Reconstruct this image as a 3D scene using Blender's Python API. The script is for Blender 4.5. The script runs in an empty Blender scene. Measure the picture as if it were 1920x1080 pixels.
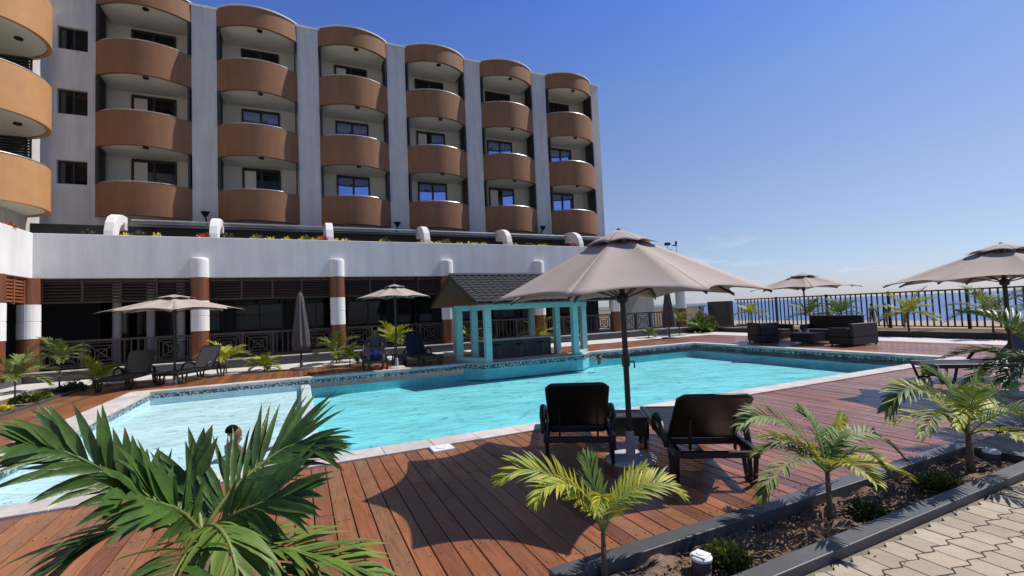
import bpy, math, random
from mathutils import Vector, Matrix, Quaternion
R=math.radians
sc=bpy.context.scene
col=sc.collection
rnd=random.Random(7)
# ------------------------------------------------------------------ camera
F=864.0; H=1.65
cX=Vector((1869,35,-864)).normalized(); cY0=Vector((-398,-60,-864))
cZ=cX.cross(cY0).normalized(); cY=cZ.cross(cX)
M3=Matrix((cX,cY,cZ))            # world = M3 @ cam
CAM=Vector((0,0,H))
def ray(px,py): return M3@Vector((px-960,540-py,-F))
def at(px,py,y):
    d=ray(px,py); return CAM+d*(y/d.y)
def atz(px,py,z=0.0):
    d=ray(px,py); return CAM+d*((z-H)/d.z)
cd=bpy.data.cameras.new('camera'); cam=bpy.data.objects.new('camera',cd); col.objects.link(cam)
cam.matrix_world=Matrix.Translation(CAM)@M3.to_4x4()
cd.sensor_width=36; cd.lens=F/1920*36; cd.clip_end=20000; cd.clip_start=.05
sc.camera=cam
sc.render.resolution_x=1024; sc.render.resolution_y=576
sc.view_settings.view_transform='Standard'; sc.view_settings.look='None'
sc.view_settings.exposure=0.0; sc.view_settings.gamma=1
# ------------------------------------------------------------------ helpers
def tag(o,label=None,cat=None,group=None,kind=None):
    if label: o['label']=label
    if cat: o['category']=cat
    if group: o['group']=group
    if kind: o['kind']=kind
    return o
def empty(name,loc=(0,0,0),rz=0,label=None,cat=None,group=None,scale=1):
    o=bpy.data.objects.new(name,None); col.objects.link(o)
    o.location=loc; o.rotation_euler=(0,0,rz); o.scale=(scale,)*3; o.empty_display_size=.1
    return tag(o,label,cat,group)
def children(o): return [c for c in allobs if c.parent is o]
allobs=[]
def copy_tree(o,parent=None):
    c=o.copy(); col.objects.link(c); c.parent=parent; 
    kids=[k for k in allobs if k.parent is o]
    allobs.append(c)
    for k in kids: copy_tree(k,c)
    return c
class MB:
    def __init__(s): s.v=[]; s.f=[]; s.t=[]; s.tone=0.5; s.xf=None
    def av(s,p):
        p=Vector(p)
        if s.xf is not None: p=s.xf@p
        s.v.append(p[:]); return len(s.v)-1
    def face(s,idx): s.f.append(tuple(idx)); s.t.append(s.tone)
    def quad(s,*ps): s.face([s.av(p) for p in ps])
    def box(s,x0,x1,y0,y1,z0,z1):
        i=[s.av(p) for p in ((x0,y0,z0),(x1,y0,z0),(x1,y1,z0),(x0,y1,z0),(x0,y0,z1),(x1,y0,z1),(x1,y1,z1),(x0,y1,z1))]
        for q in ((3,2,1,0),(4,5,6,7),(0,1,5,4),(1,2,6,5),(2,3,7,6),(3,0,4,7)): s.face([i[k] for k in q])
    def prism(s,poly,z0,z1):
        n=len(poly)
        a=[s.av((p[0],p[1],z0)) for p in poly]; b=[s.av((p[0],p[1],z1)) for p in poly]
        s.face(a[::-1]); s.face(b)
        for i in range(n): j=(i+1)%n; s.face((a[i],a[j],b[j],b[i]))
    def prismx(s,poly,x0,x1):   # polygon in (y,z), extruded along x
        n=len(poly)
        a=[s.av((x0,p[0],p[1])) for p in poly]; b=[s.av((x1,p[0],p[1])) for p in poly]
        s.face(a[::-1]); s.face(b)
        for i in range(n): j=(i+1)%n; s.face((a[i],a[j],b[j],b[i]))
    def bar(s,p,q,w,h=None,up=(0,0,1)):
        p=Vector(p);q=Vector(q);h=h or w; d=(q-p).normalized(); u=Vector(up)
        if abs(d.dot(u))>.95: u=Vector((1,0,0))
        sx=d.cross(u).normalized()*w/2; uy=sx.cross(d).normalized()*h/2
        i=[s.av(k) for k in (p-sx-uy,p+sx-uy,p+sx+uy,p-sx+uy,q-sx-uy,q+sx-uy,q+sx+uy,q-sx+uy)]
        for f in ((0,1,2,3),(7,6,5,4),(0,4,5,1),(1,5,6,2),(2,6,7,3),(3,7,4,0)): s.face([i[k] for k in f])
    def tube(s,pts,r,n=8,cap=True):
        pts=[Vector(p) for p in pts]; rs=r if isinstance(r,(list,tuple)) else [r]*len(pts)
        rings=[]
        ref=None
        for i,p in enumerate(pts):
            d=(pts[min(i+1,len(pts)-1)]-pts[max(i-1,0)]).normalized()
            if ref is None:
                ref=Vector((1,0,0)) if abs(d.x)<.9 else Vector((0,1,0))
            a=(ref-d*ref.dot(d)).normalized(); b=d.cross(a); ref=a
            rings.append([s.av(p+(a*math.cos(2*math.pi*k/n)+b*math.sin(2*math.pi*k/n))*rs[i]) for k in range(n)])
        for A,B in zip(rings,rings[1:]):
            for k in range(n): j=(k+1)%n; s.face((A[k],A[j],B[j],B[k]))
        if cap: s.face(rings[0][::-1]); s.face(rings[-1])
    def lathe(s,prof,c=(0,0,0),n=20,a0=0,a1=2*math.pi,cap=True):
        full=abs(a1-a0-2*math.pi)<1e-4; m=n if full else n+1
        rings=[[s.av((c[0]+r*math.cos(a0+(a1-a0)*k/n),c[1]+r*math.sin(a0+(a1-a0)*k/n),c[2]+z)) for k in range(m)] for r,z in prof]
        for A,B in zip(rings,rings[1:]):
            for k in range(n): j=(k+1)%m; s.face((A[k],A[j],B[j],B[k]))
        if cap: s.face(rings[0][::-1]); s.face(rings[-1])
    def build(s,name,m,parent=None,smooth=False,bevel=0,solid=0):
        me=bpy.data.meshes.new(name); me.from_pydata(s.v,[],s.f); me.update()
        if len(set(s.t))>1:
            at_=me.attributes.new('tone','FLOAT','FACE')
            at_.data.foreach_set('value',s.t)
        if smooth:
            me.polygons.foreach_set('use_smooth',[True]*len(me.polygons))
        o=bpy.data.objects.new(name,me); col.objects.link(o); allobs.append(o)
        me.materials.append(m)
        if parent is not None: o.parent=parent
        if bevel:
            b=o.modifiers.new('bevel','BEVEL'); b.width=bevel; b.segments=2; b.limit_method='ANGLE'; b.angle_limit=R(40)
        if solid:
            b=o.modifiers.new('thick','SOLIDIFY'); b.thickness=solid; b.offset=0
        return o
def struct(o): o['kind']='structure'; return o
# ------------------------------------------------------------------ materials
def mat(name,c,rough=.6,nscale=4,namt=.12,bump=0,bscale=60,spec=.5,metal=0,trans=0,coat=0,stretch=(1,1,1),tone=0,tonecols=None,sub=0,dirt=0,streak=0):
    m=bpy.data.materials.new(name); m.use_nodes=True; nt=m.node_tree; N=nt.nodes; L=nt.links
    b=N['Principled BSDF']; b.inputs['Roughness'].default_value=rough; b.inputs['Metallic'].default_value=metal
    b.inputs['Specular IOR Level'].default_value=spec; b.inputs['Coat Weight'].default_value=coat
    tc=N.new('ShaderNodeTexCoord'); mp=N.new('ShaderNodeMapping'); mp.inputs['Scale'].default_value=stretch
    L.new(tc.outputs['Object'],mp.inputs['Vector'])
    n1=N.new('ShaderNodeTexNoise'); n1.inputs['Scale'].default_value=nscale; n1.inputs['Detail'].default_value=5; n1.inputs['Roughness'].default_value=.6
    L.new(mp.outputs[0],n1.inputs['Vector'])
    cr=N.new('ShaderNodeValToRGB'); cr.color_ramp.elements[0].position=.3; cr.color_ramp.elements[1].position=.7
    cr.color_ramp.elements[0].color=(*[k*(1-namt) for k in c],1); cr.color_ramp.elements[1].color=(*[min(1,k*(1+namt)) for k in c],1)
    L.new(n1.outputs['Fac'],cr.inputs[0]); out=cr.outputs[0]
    if tone:
        a=N.new('ShaderNodeAttribute'); a.attribute_name='tone'
        r2=N.new('ShaderNodeValToRGB'); cols=list(tonecols or [(1-tone,)*3,(1+tone,)*3])
        leafy_=name.startswith('leaf')
        r2.color_ramp.elements[0].color=(*cols[0],1); r2.color_ramp.elements[1].color=(*cols[-1],1)
        for i,cc in enumerate(cols[1:-1]):
            e=r2.color_ramp.elements.new((i+1)/(len(cols)-1)); e.color=(*cc,1)
        if leafy_:
            r2.color_ramp.elements[-1].position=.9; k_=r2.color_ramp.elements.new(.97); k_.color=(1.9 if c[0]<.2 else .9,.75,.6,1)
        L.new(a.outputs['Fac'],r2.inputs[0])
        mx=N.new('ShaderNodeMix'); mx.data_type='RGBA'; mx.blend_type='MULTIPLY'; mx.inputs[0].default_value=1
        L.new(out,mx.inputs[6]); L.new(r2.outputs[0],mx.inputs[7]); out=mx.outputs[2]
    if dirt:
        n3=N.new('ShaderNodeTexNoise'); n3.inputs['Scale'].default_value=.9; n3.inputs['Detail'].default_value=8; n3.inputs['Roughness'].default_value=.7
        m3=N.new('ShaderNodeMapping'); m3.inputs['Scale'].default_value=(2.2,2.2,.22) if streak else (1,1,1); L.new(tc.outputs['Object'],m3.inputs[0]); L.new(m3.outputs[0],n3.inputs['Vector'])
        r3=N.new('ShaderNodeMapRange'); r3.inputs[1].default_value=.35; r3.inputs[2].default_value=.7; r3.inputs[3].default_value=1-dirt; r3.inputs[4].default_value=1.05
        L.new(n3.outputs['Fac'],r3.inputs[0])
        mx=N.new('ShaderNodeMix'); mx.data_type='RGBA'; mx.blend_type='MULTIPLY'; mx.inputs[0].default_value=1
        L.new(out,mx.inputs[6]); L.new(r3.outputs[0],mx.inputs[7]); out=mx.outputs[2]
    L.new(out,b.inputs['Base Color'])
    rr=N.new('ShaderNodeMapRange'); rr.inputs[3].default_value=max(0,rough-.08); rr.inputs[4].default_value=min(1,rough+.08)
    L.new(n1.outputs['Fac'],rr.inputs[0]); L.new(rr.outputs[0],b.inputs['Roughness'])
    if bump:
        n2=N.new('ShaderNodeTexNoise'); n2.inputs['Scale'].default_value=bscale; n2.inputs['Detail'].default_value=4
        L.new(mp.outputs[0],n2.inputs['Vector'])
        bp=N.new('ShaderNodeBump'); bp.inputs['Strength'].default_value=bump; bp.inputs['Distance'].default_value=.01
        L.new(n2.outputs['Fac'],bp.inputs['Height']); L.new(bp.outputs[0],b.inputs['Normal'])
    if trans:
        t=N.new('ShaderNodeBsdfTranslucent'); L.new(out,t.inputs['Color'])
        ms=N.new('ShaderNodeMixShader'); ms.inputs[0].default_value=trans
        L.new(b.outputs[0],ms.inputs[1]); L.new(t.outputs[0],ms.inputs[2]); L.new(ms.outputs[0],N['Material Output'].inputs['Surface'])
    return m
m_white=mat('white_render',(.78,.77,.76),.75,1.2,.05,.15,40,spec=.3,dirt=.14,streak=1)
m_wall=mat('wall_render',(.62,.60,.57),.8,1.5,.06,.15,40,spec=.3,dirt=.2,streak=1)
m_brown=mat('brown_render',(.27,.132,.066),.7,2,.07,.12,50,spec=.3,dirt=.2,streak=1)
m_brown_lit=mat('brown_render_sunlit',(.48,.25,.105),.7,2,.05,.12,50,spec=.3,dirt=.1)  # brighter copy of the balcony brown, sunlight on the wing put into the colour
m_cream=mat('cream_render',(.74,.70,.62),.8,2,.05,spec=.3)
m_dark=mat('dark_frame',(.025,.022,.02),.5,6,.2)
m_black=mat('black_plastic',(.007,.007,.008),.42,12,.2,.05,80)
m_rattan=mat('black_rattan',(.010,.010,.013),.5,50,.4,.5,120)
m_charcoal=mat('charcoal_paint',(.078,.08,.088),.5,3,.12,.15,60,dirt=.2)
m_alum=mat('grey_metal',(.5,.5,.52),.35,6,.1,metal=.6)
m_canvas=mat('taupe_canvas',(.43,.365,.325),.85,3,.05,.3,200,spec=.2,trans=.02)
m_canvas_dark=mat('grey_canvas',(.10,.09,.09),.85,8,.15,.3,200,spec=.2)
m_turq=mat('turquoise_paint',(.34,.57,.56),.6,3,.06,.15,50,spec=.3,dirt=.12)
m_rooft=mat('dark_roof_tile',(.045,.045,.045),.5,8,.3,.3,30)
m_thatch=mat('soffit_boards',(.16,.12,.08),.8,4,.2,stretch=(8,1,1))
m_wood=mat('column_timber',(.17,.06,.026),.45,2.5,.35,.1,30,stretch=(14,14,.6))
m_louver=mat('louver_timber',(.06,.028,.018),.6,2,.3,stretch=(1,8,8))
m_rail=mat('balustrade_timber',(.055,.04,.032),.6,3,.25)
m_path=mat('pale_path',(.62,.6,.58),.8,2,.08,.3,40,dirt=.2)
m_ground=mat('ground',(.3,.28,.25),.9,1,.15,.3,20)
m_soil=mat('planter_soil',(.19,.13,.092),.95,30,.6,1.0,110,spec=.1)
m_sand=mat('beach_sand',(.46,.36,.24),.95,.6,.15,.4,6,spec=.1,dirt=.25)
m_beige=mat('beige_wall',(.60,.52,.38),.85,2,.07,.2,40,spec=.2)
m_coping=mat('coping_stone',(.62,.57,.54),.7,5,.14,.2,40,tone=.1,dirt=.3)
m_paver=mat('paver_concrete',(.44,.375,.29),.85,9,.10,.4,90,tone=.12,spec=.2,dirt=.15)
m_joint=mat('paver_joint',(.20,.17,.13),.95,20,.2)
m_deck=mat('deck_timber',(.31,.135,.062),.34,3.0,.30,.25,60,stretch=(14,1.1,1),tone=1,tonecols=[(.50,.42,.46),(1.15,.95,.85),(.72,.64,.66),(1.28,1.12,.95),(.85,1.0,1.05)],dirt=.25,spec=.9,coat=.12)
m_under=mat('deck_void',(.02,.012,.01),.9)
m_deep=mat('pool_plaster_deep',(.21,.66,.71),.7,1.0,.10,spec=.2)
m_shallow=mat('pool_plaster_shallow',(.60,.78,.82),.7,1.0,.06,spec=.2)
m_ledge=mat('pool_ledge',(.72,.74,.76),.7,3,.06,spec=.2)
m_base=mat('umbrella_base_concrete',(.42,.42,.43),.7,8,.15,.3,60)
m_lamp=mat('white_lamp_plastic',(.75,.76,.78),.4,6,.05)
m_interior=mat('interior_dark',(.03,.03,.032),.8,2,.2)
m_leafbig=mat('leaf_dark',(.065,.125,.026),.40,14,.35,.2,60,trans=.2,tone=.3,tonecols=[(.7,.8,.8),(1.25,1.2,1.0)])
m_leaf=mat('leaf_green',(.12,.20,.035),.55,9,.28,trans=.2,tone=.3,tonecols=[(.65,.75,.7),(1.35,1.25,.9)])
m_leafy=mat('leaf_yellow_green',(.38,.41,.04),.5,9,.22,trans=.28,tone=.3,tonecols=[(.55,.75,.8),(1.35,1.15,.8)])
m_leafpale=mat('leaf_pale',(.17,.22,.055),.6,9,.25,trans=.2,tone=.3,tonecols=[(.6,.7,.7),(1.3,1.2,1.1)])
m_trunk=mat('palm_stem',(.10,.08,.05),.8,6,.35,.5,30,stretch=(1,1,5))
m_rachis=mat('palm_rachis',(.16,.20,.05),.5,6,.2)
m_shrub=mat('shrub_leaf',(.16,.19,.035),.6,12,.4,trans=.15,tone=.3,tonecols=[(.45,.55,.6),(1.3,1.2,1.0)])
m_shrubd=mat('shrub_leaf_dark',(.06,.07,.03),.7,12,.4,tone=.3,tonecols=[(.5,.6,.6),(1.3,1.2,1.0)])
m_yellow=mat('yellow_flower',(.62,.52,.06),.6,12,.3,tone=.3)
m_red=mat('red_flower',(.45,.07,.05),.6,12,.3,tone=.3)
m_skin=mat('skin',(.15,.075,.045),.5,6,.1)
m_cloth=mat('dark_cloth',(.045,.04,.045),.85,10,.2)
m_blue=mat('blue_cloth',(.10,.16,.42),.85,10,.2)
m_pink=mat('pink_cloth',(.55,.10,.12),.85,10,.2)
m_hair=mat('hair',(.008,.007,.006),.9,20,.2,spec=.05)
def glass(name,c,rough=.03,spec=1.0):
    m=mat(name,c,rough,.6,.1,spec=spec); return m
m_glass=glass('window_glass',(.008,.009,.012),.05,.35)
m_glass_skyrefl=glass('sky_reflection_glass',(.34,.45,.92),.03,1)  # blue tint paints in the sky reflected by these panes
m_glass_skyrefl.node_tree.nodes['Principled BSDF'].inputs['Metallic'].default_value=.85
# mosaic
def mosaic():
    m=bpy.data.materials.new('mosaic_tile'); m.use_nodes=True; N=m.node_tree.nodes; L=m.node_tree.links; b=N['Principled BSDF']
    tc=N.new('ShaderNodeTexCoord'); sn=N.new('ShaderNodeVectorMath'); sn.operation='SNAP'; sn.inputs[1].default_value=(.034,.034,.034)
    ad=N.new('ShaderNodeVectorMath'); ad.operation='ADD'; ad.inputs[1].default_value=(.011,.012,.013)
    L.new(tc.outputs['Object'],ad.inputs[0]); L.new(ad.outputs[0],sn.inputs[0]); w=N.new('ShaderNodeTexWhiteNoise'); L.new(sn.outputs[0],w.inputs['Vector'])
    cr=N.new('ShaderNodeValToRGB'); e=cr.color_ramp.elements; e[0].color=(.02,.03,.04,1); e[1].color=(.38,.42,.43,1); cr.color_ramp.interpolation='CONSTANT'
    k=e.new(.4); k.color=(.10,.16,.17,1); e[-1].position=.68
    L.new(w.outputs['Value'],cr.inputs[0]); L.new(cr.outputs[0],b.inputs['Base Color']); b.inputs['Roughness'].default_value=.2
    return m
m_mosaic=mosaic()
def water(name,tint,bscale,bstr,refl=1.0,dist=.05):
    m=bpy.data.materials.new(name); m.use_nodes=True; nt=m.node_tree; N=nt.nodes; L=nt.links; N.remove(N['Principled BSDF'])
    tc=N.new('ShaderNodeTexCoord'); mp=N.new('ShaderNodeMapping'); mp.inputs['Scale'].default_value=(1,1.7,1); mp.inputs['Rotation'].default_value=(0,0,R(25))
    L.new(tc.outputs['Object'],mp.inputs[0])
    n=N.new('ShaderNodeTexNoise'); n.inputs['Scale'].default_value=bscale; n.inputs['Detail'].default_value=3; n.inputs['Distortion'].default_value=.6
    n2=N.new('ShaderNodeTexNoise'); n2.inputs['Scale'].default_value=bscale*.28; n2.inputs['Detail'].default_value=2
    L.new(mp.outputs[0],n.inputs['Vector']); L.new(mp.outputs[0],n2.inputs['Vector'])
    ad=N.new('ShaderNodeMath'); ad.operation='MULTIPLY_ADD'; ad.inputs[1].default_value=2.2
    L.new(n2.outputs['Fac'],ad.inputs[0]); L.new(n.outputs['Fac'],ad.inputs[2])
    bp=N.new('ShaderNodeBump'); bp.inputs['Strength'].default_value=bstr; bp.inputs['Distance'].default_value=dist; L.new(ad.outputs[0],bp.inputs['Height'])
    fr=N.new('ShaderNodeFresnel'); fr.inputs['IOR'].default_value=1.33; L.new(bp.outputs[0],fr.inputs['Normal'])
    ml=N.new('ShaderNodeMath'); ml.operation='MULTIPLY'; ml.inputs[1].default_value=refl; L.new(fr.outputs[0],ml.inputs[0])
    t=N.new('ShaderNodeBsdfTransparent'); t.inputs['Color'].default_value=(*tint,1)
    g=N.new('ShaderNodeBsdfGlossy'); g.inputs['Roughness'].default_value=.03; L.new(bp.outputs[0],g.inputs['Normal'])
    ms=N.new('ShaderNodeMixShader'); L.new(ml.outputs[0],ms.inputs[0]); L.new(t.outputs[0],ms.inputs[1]); L.new(g.outputs[0],ms.inputs[2])
    L.new(ms.outputs[0],N['Material Output'].inputs['Surface'])
    return m
m_water=water('pool_water',(.90,.97,.985),2.3,.8,.45,.11)
def seamat():
    m=mat('sea_water',(.018,.085,.26),.3,.02,.25,.9,.25,spec=.28,stretch=(1,.4,1)); return m
m_sea=seamat()
# ------------------------------------------------------------------ world + sun
SAZ=-4.5; SEL=53.0
w=bpy.data.worlds.new('World'); sc.world=w; w.use_nodes=True; N=w.node_tree.nodes; L=w.node_tree.links
bg=N['Background']; sky=N.new('ShaderNodeTexSky'); sky.sky_type='NISHITA'; sky.sun_disc=False
sky.sun_elevation=R(SEL); sky.sun_rotation=R(90-SAZ); sky.altitude=0; sky.air_density=1.0; sky.dust_density=.4; sky.ozone_density=2.6
tc=N.new('ShaderNodeTexCoord'); nz=N.new('ShaderNodeTexNoise'); nz.inputs['Scale'].default_value=5; nz.inputs['Detail'].default_value=8; nz.inputs['Roughness'].default_value=.62
mp=N.new('ShaderNodeMapping'); mp.inputs['Scale'].default_value=(1,1,4.5); L.new(tc.outputs['Generated'],mp.inputs[0]); L.new(mp.outputs[0],nz.inputs['Vector'])
sp=N.new('ShaderNodeSeparateXYZ'); L.new(tc.outputs['Generated'],sp.inputs[0])
c1=N.new('ShaderNodeMapRange'); c1.inputs[1].default_value=.54; c1.inputs[2].default_value=.72; L.new(nz.outputs['Fac'],c1.inputs[0])
c2=N.new('ShaderNodeValToRGB'); e=c2.color_ramp.elements; e[0].position=.0; e[0].color=(.5,.5,.5,1); e[1].position=.16; e[1].color=(0,0,0,1); k=e.new(.05); k.color=(1,1,1,1)
L.new(sp.outputs['Z'],c2.inputs[0])
mu=N.new('ShaderNodeMath'); mu.operation='MULTIPLY'; L.new(c1.outputs[0],mu.inputs[0]); L.new(c2.outputs[0],mu.inputs[1])
mu2=N.new('ShaderNodeMath'); mu2.operation='MULTIPLY'; mu2.inputs[1].default_value=.6; L.new(mu.outputs[0],mu2.inputs[0])
tn=N.new('ShaderNodeMix'); tn.data_type='RGBA'; tn.blend_type='MULTIPLY'; tn.inputs[0].default_value=1; 
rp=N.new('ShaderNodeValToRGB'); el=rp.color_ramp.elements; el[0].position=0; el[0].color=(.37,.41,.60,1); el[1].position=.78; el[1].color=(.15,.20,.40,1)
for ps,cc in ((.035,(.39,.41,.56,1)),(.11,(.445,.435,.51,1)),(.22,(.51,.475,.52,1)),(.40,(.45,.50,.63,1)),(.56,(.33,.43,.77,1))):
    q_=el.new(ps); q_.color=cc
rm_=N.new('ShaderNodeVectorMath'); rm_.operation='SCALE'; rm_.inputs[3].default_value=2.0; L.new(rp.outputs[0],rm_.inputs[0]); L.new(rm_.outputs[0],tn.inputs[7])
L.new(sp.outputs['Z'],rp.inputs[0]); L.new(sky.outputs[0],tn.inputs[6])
mx=N.new('ShaderNodeMix'); mx.data_type='RGBA'; mx.inputs[7].default_value=(9,9.5,11,1)
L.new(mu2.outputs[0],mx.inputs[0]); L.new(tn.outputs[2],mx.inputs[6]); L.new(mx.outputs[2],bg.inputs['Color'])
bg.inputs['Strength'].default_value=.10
S=Vector((math.cos(R(SEL))*math.cos(R(SAZ)),math.cos(R(SEL))*math.sin(R(SAZ)),math.sin(R(SEL))))
ld=bpy.data.lights.new('sun','SUN'); ld.energy=5.0; ld.angle=R(.5); ld.color=(1,.94,.85)
lo=bpy.data.objects.new('sun',ld); col.objects.link(lo); lo.rotation_euler=S.to_track_quat('Z','Y').to_euler(); lo.location=(20,0,30)
# ------------------------------------------------------------------ ground, deck, pool
PX0,PX1,PY0,PY1=-3.9,15.2,5.7,14.7
mb=MB()
for a,b,c,d in ((-60,25.3,-30,2.0),(-60,PX0,2.0,70),(PX1,25.3,2.0,70),(PX0,PX1,2.0,PY0),(PX0,PX1,PY1,70)):
    mb.quad((a,c,-.09),(b,c,-.09),(b,d,-.09),(a,d,-.09))
mb.quad((25.3,-30,-.09),(25.3,-30,-3),(25.3,70,-3),(25.3,70,-.09))
struct(mb.build('ground',m_ground))
mb=MB(); n=26
for i in range(n):
    x0=25.3+(90-25.3)*i/n; x1=25.3+(90-25.3)*(i+1)/n
    z=lambda x:-.25-1.45*min(1,max(0,(x-25.3)/50.0))**.8-(.5 if x>80 else 0)
    mb.quad((x0,-120,z(x0)),(x1,-120,z(x1)),(x1,300,z(x1)),(x0,300,z(x0)))
struct(mb.build('beach',m_sand,smooth=True))
mb=MB(); mb.quad((60,-9000,-1.5),(12000,-9000,-1.5),(12000,12000,-1.5),(60,12000,-1.5)); struct(mb.build('sea',m_sea))
mb=MB(); 
for x in (-400,):
    mb.quad((-2500,70.0,-.3),(60,70.0,-.3),(60,300,-.3),(-2500,300,-.3))
struct(mb.build('back_ground',m_ground))
# deck
def deck():
    mb=MB(); x=-5.35; r=random.Random(3)
    while x<19.25:
        x1=x+.138
        segs=[]
        ylo=2.53 if x>1.32 else 1.95
        ins=x>PX0-.02 and x1<PX1+.02
        if x<PX0 and x1>PX0: x1=PX0
        segs=[(ylo,PY0-.004),(PY1+.004,17.5)] if ins else [(ylo,17.5)]
        for a,b in segs:
            y=a
            while y<b-.01:
                ln=r.uniform(1.4,4.2); e=min(b,y+ln)
                if b-e<.5: e=b
                mb.tone=r.random(); zz=r.uniform(-.002,.002)
                mb.box(x,x1,y,e-.005,-.03,zz)
                y=e
        x+=.147
    o=mb.build('deck',m_deck,bevel=.004); struct(o)
deck()
mb=MB()
for a,b,c,d in ((-5.35,PX0,1.95,17.5),(PX1,19.3,2.53,17.5),(PX0,1.32,1.95,PY0),(1.32,PX1,2.53,PY0),(PX0,PX1,PY1,17.5)):
    mb.quad((a,c,-.06),(b,c,-.06),(b,d,-.06),(a,d,-.06))
struct(mb.build('deck_base',m_under))
# coping
mb=MB(); r=random.Random(5); cw=.36
def slabs(x0,x1,y0,y1,alongx):
    a=x0 if alongx else y0; b=x1 if alongx else y1
    while a<b-.01:
        e=min(b,a+.6); 
        if b-e<.2: e=b
        mb.tone=r.random()
        if alongx: mb.box(a,e-.006,y0,y1,-.06,.022+r.uniform(-.001,.001))
        else: mb.box(x0,x1,a,e-.006,-.06,.022+r.uniform(-.001,.001))
        a=e
slabs(PX0,PX1,PY0,PY0+cw,True); slabs(PX0,PX1,PY1-cw,PY1,True); slabs(PX0,PX0+.5,PY0+cw+.004,PY1-cw-.004,False); slabs(PX1-cw,PX1,PY0+cw+.004,PY1-cw-.004,False)
struct(mb.build('pool_coping',m_coping,bevel=.006))
ix0,ix1,iy0,iy1=PX0+.5,PX1-cw,PY0+cw,PY1-cw; WL=-.13
mb=MB(); t=.06
for (x0,x1,y0,y1) in ((ix0,ix1,iy1-.02,iy1+.05),(ix0,ix1,iy0-.05,iy0+.02),(ix0-.05,ix0+.02,iy0,iy1),(ix1-.02,ix1+.05,iy0,iy1)):
    mb.box(x0,x1,y0,y1,-.15,-.061)
struct(mb.build('pool_tile_band',m_mosaic))
mb=MB()
mb.quad((.1,iy0,-.55),(ix1,iy0,-.55),(ix1,iy1,-.55),(.1,iy1,-.55))
for p,q in (((.1,iy0),(ix1,iy0)),((ix1,iy0),(ix1,iy1)),((ix1,iy1),(.1,iy1)),((.1,iy1),(.1,iy0))):
    mb.quad((*p,-.55),(*q,-.55),(*q,-.3),(*p,-.3))
struct(mb.build('pool_basin',m_deep))
mb=MB(); mb.box(ix0-.03,.06,iy0-.03,iy1+.03,-.5,-.32); mb.box(ix0-.06,ix0-.005,iy0-.03,iy1+.03,-.321,-.152); mb.box(ix0-.004,.0,iy1+.005,iy1+.06,-.321,-.152); mb.box(ix0-.004,.0,iy0-.06,iy0-.005,-.321,-.152); struct(mb.build('pool_shallow_floor',m_shallow))
mb=MB(); mb.box(.0,.24,iy0,iy1,-.4,-.17); struct(mb.build('pool_divider',m_ledge,bevel=.02))
mb=MB(); mb.quad((ix0-.03,iy0-.03,WL),(ix1+.03,iy0-.03,WL),(ix1+.03,iy1+.03,WL),(ix0-.03,iy1+.03,WL)); struct(mb.build('pool_water',m_water))
# skimmer lid
mb=MB(); mb.box(1.42,1.68,5.46,5.7,-.02,.028); mb.lathe([(.075,.028),(.075,.034),(.06,.036)],(1.55,5.58,0),16)
tag(mb.build('skimmer_lid',m_lamp,bevel=.004),'white square skimmer lid set into the deck at the pool edge','lid')
# paths
mb=MB(); mb.box(-6.6,22.1,17.52,19.6,-.08,.004); mb.box(19.32,21.35,2.4,17.515,-.08,.004); mb.box(-12,-6.605,5,19.7,-.08,.004)
struct(mb.build('path',m_path))
# far planter in front of fence
kb=MB(); kb.box(21.36,21.56,3,20.0,-.08,.22); kb.box(21.56,25.2,19.8,20.0,-.08,.22)
tag(kb.build('planter_kerb',m_black,bevel=.01),'long black kerb of the planting strip below the sea fence','kerb')
mb=MB(); mb.box(21.565,25.25,0,19.79,-.08,.14); struct(mb.build('fence_bed_soil',m_soil))
# left bed
mb=MB(); mb.box(-6.58,-5.37,5,16.6,-.08,.01); mb.box(-6.58,-5.0,16.6,17.3,-.08,.012); struct(mb.build('left_bed_soil',m_soil))
kb=MB(); kb.box(-5.42,-5.355,5,16.4,-.05,.06); tag(kb.build('bed_kerb',m_charcoal,bevel=.006),'thin grey kerb between the timber deck and the left flower bed','kerb')
# near planter
mb=MB(); gx,gy_=110,10
def soilz(x,y): 
    return .01+.035*math.sin(x*5.1+y*3)*math.sin(y*11+x*2)+.02*math.sin(x*17+1)*math.sin(y*23)+rs.uniform(-.010,.010)
rs=random.Random(11)
ids=[[mb.av((1.36+4.9*i/gx,1.93+.5*j/gy_,soilz(1.36+4.9*i/gx,1.93+.5*j/gy_))) for j in range(gy_+1)] for i in range(gx+1)]
for i in range(gx):
    for j in range(gy_): mb.face((ids[i][j],ids[i+1][j],ids[i+1][j+1],ids[i][j+1]))
struct(mb.build('bed_soil',m_soil,smooth=True))
mb=MB(); r=random.Random(8)
for i in range(1500):
    x=r.uniform(1.4,6.1); y=r.uniform(1.97,2.38); s=r.uniform(.002,.010); z=.02
    q=Matrix.Translation((x,y,z+.012))@Matrix.Rotation(r.uniform(0,6),4,'Z')@Matrix.Rotation(r.uniform(0,1),4,'X')
    mb.xf=q; mb.box(-s,s,-s*.7,s*.7,-s*.5,s*.5)
mb.xf=None
tag(mb.build('soil_clods',m_soil),'loose brown soil crumbs and bark chips in the near bed','soil',kind='stuff')
kt=empty('planter',(1.35,2.2,0),0,'charcoal rectangular kerb planter holding three young palms between deck and paving','planter')
ix=-1.35; iy=-2.2
for nm,a in (('kerb_beam',(1.33,6.24,2.395,2.525)),('kerb_beam',(1.33,6.24,1.835,1.955))):
    mb=MB(); mb.box(a[0]+ix,a[1]+ix,a[2]+iy,a[3]+iy,-.09,.10); mb.build(nm,m_charcoal,kt,bevel=.006)
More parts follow.
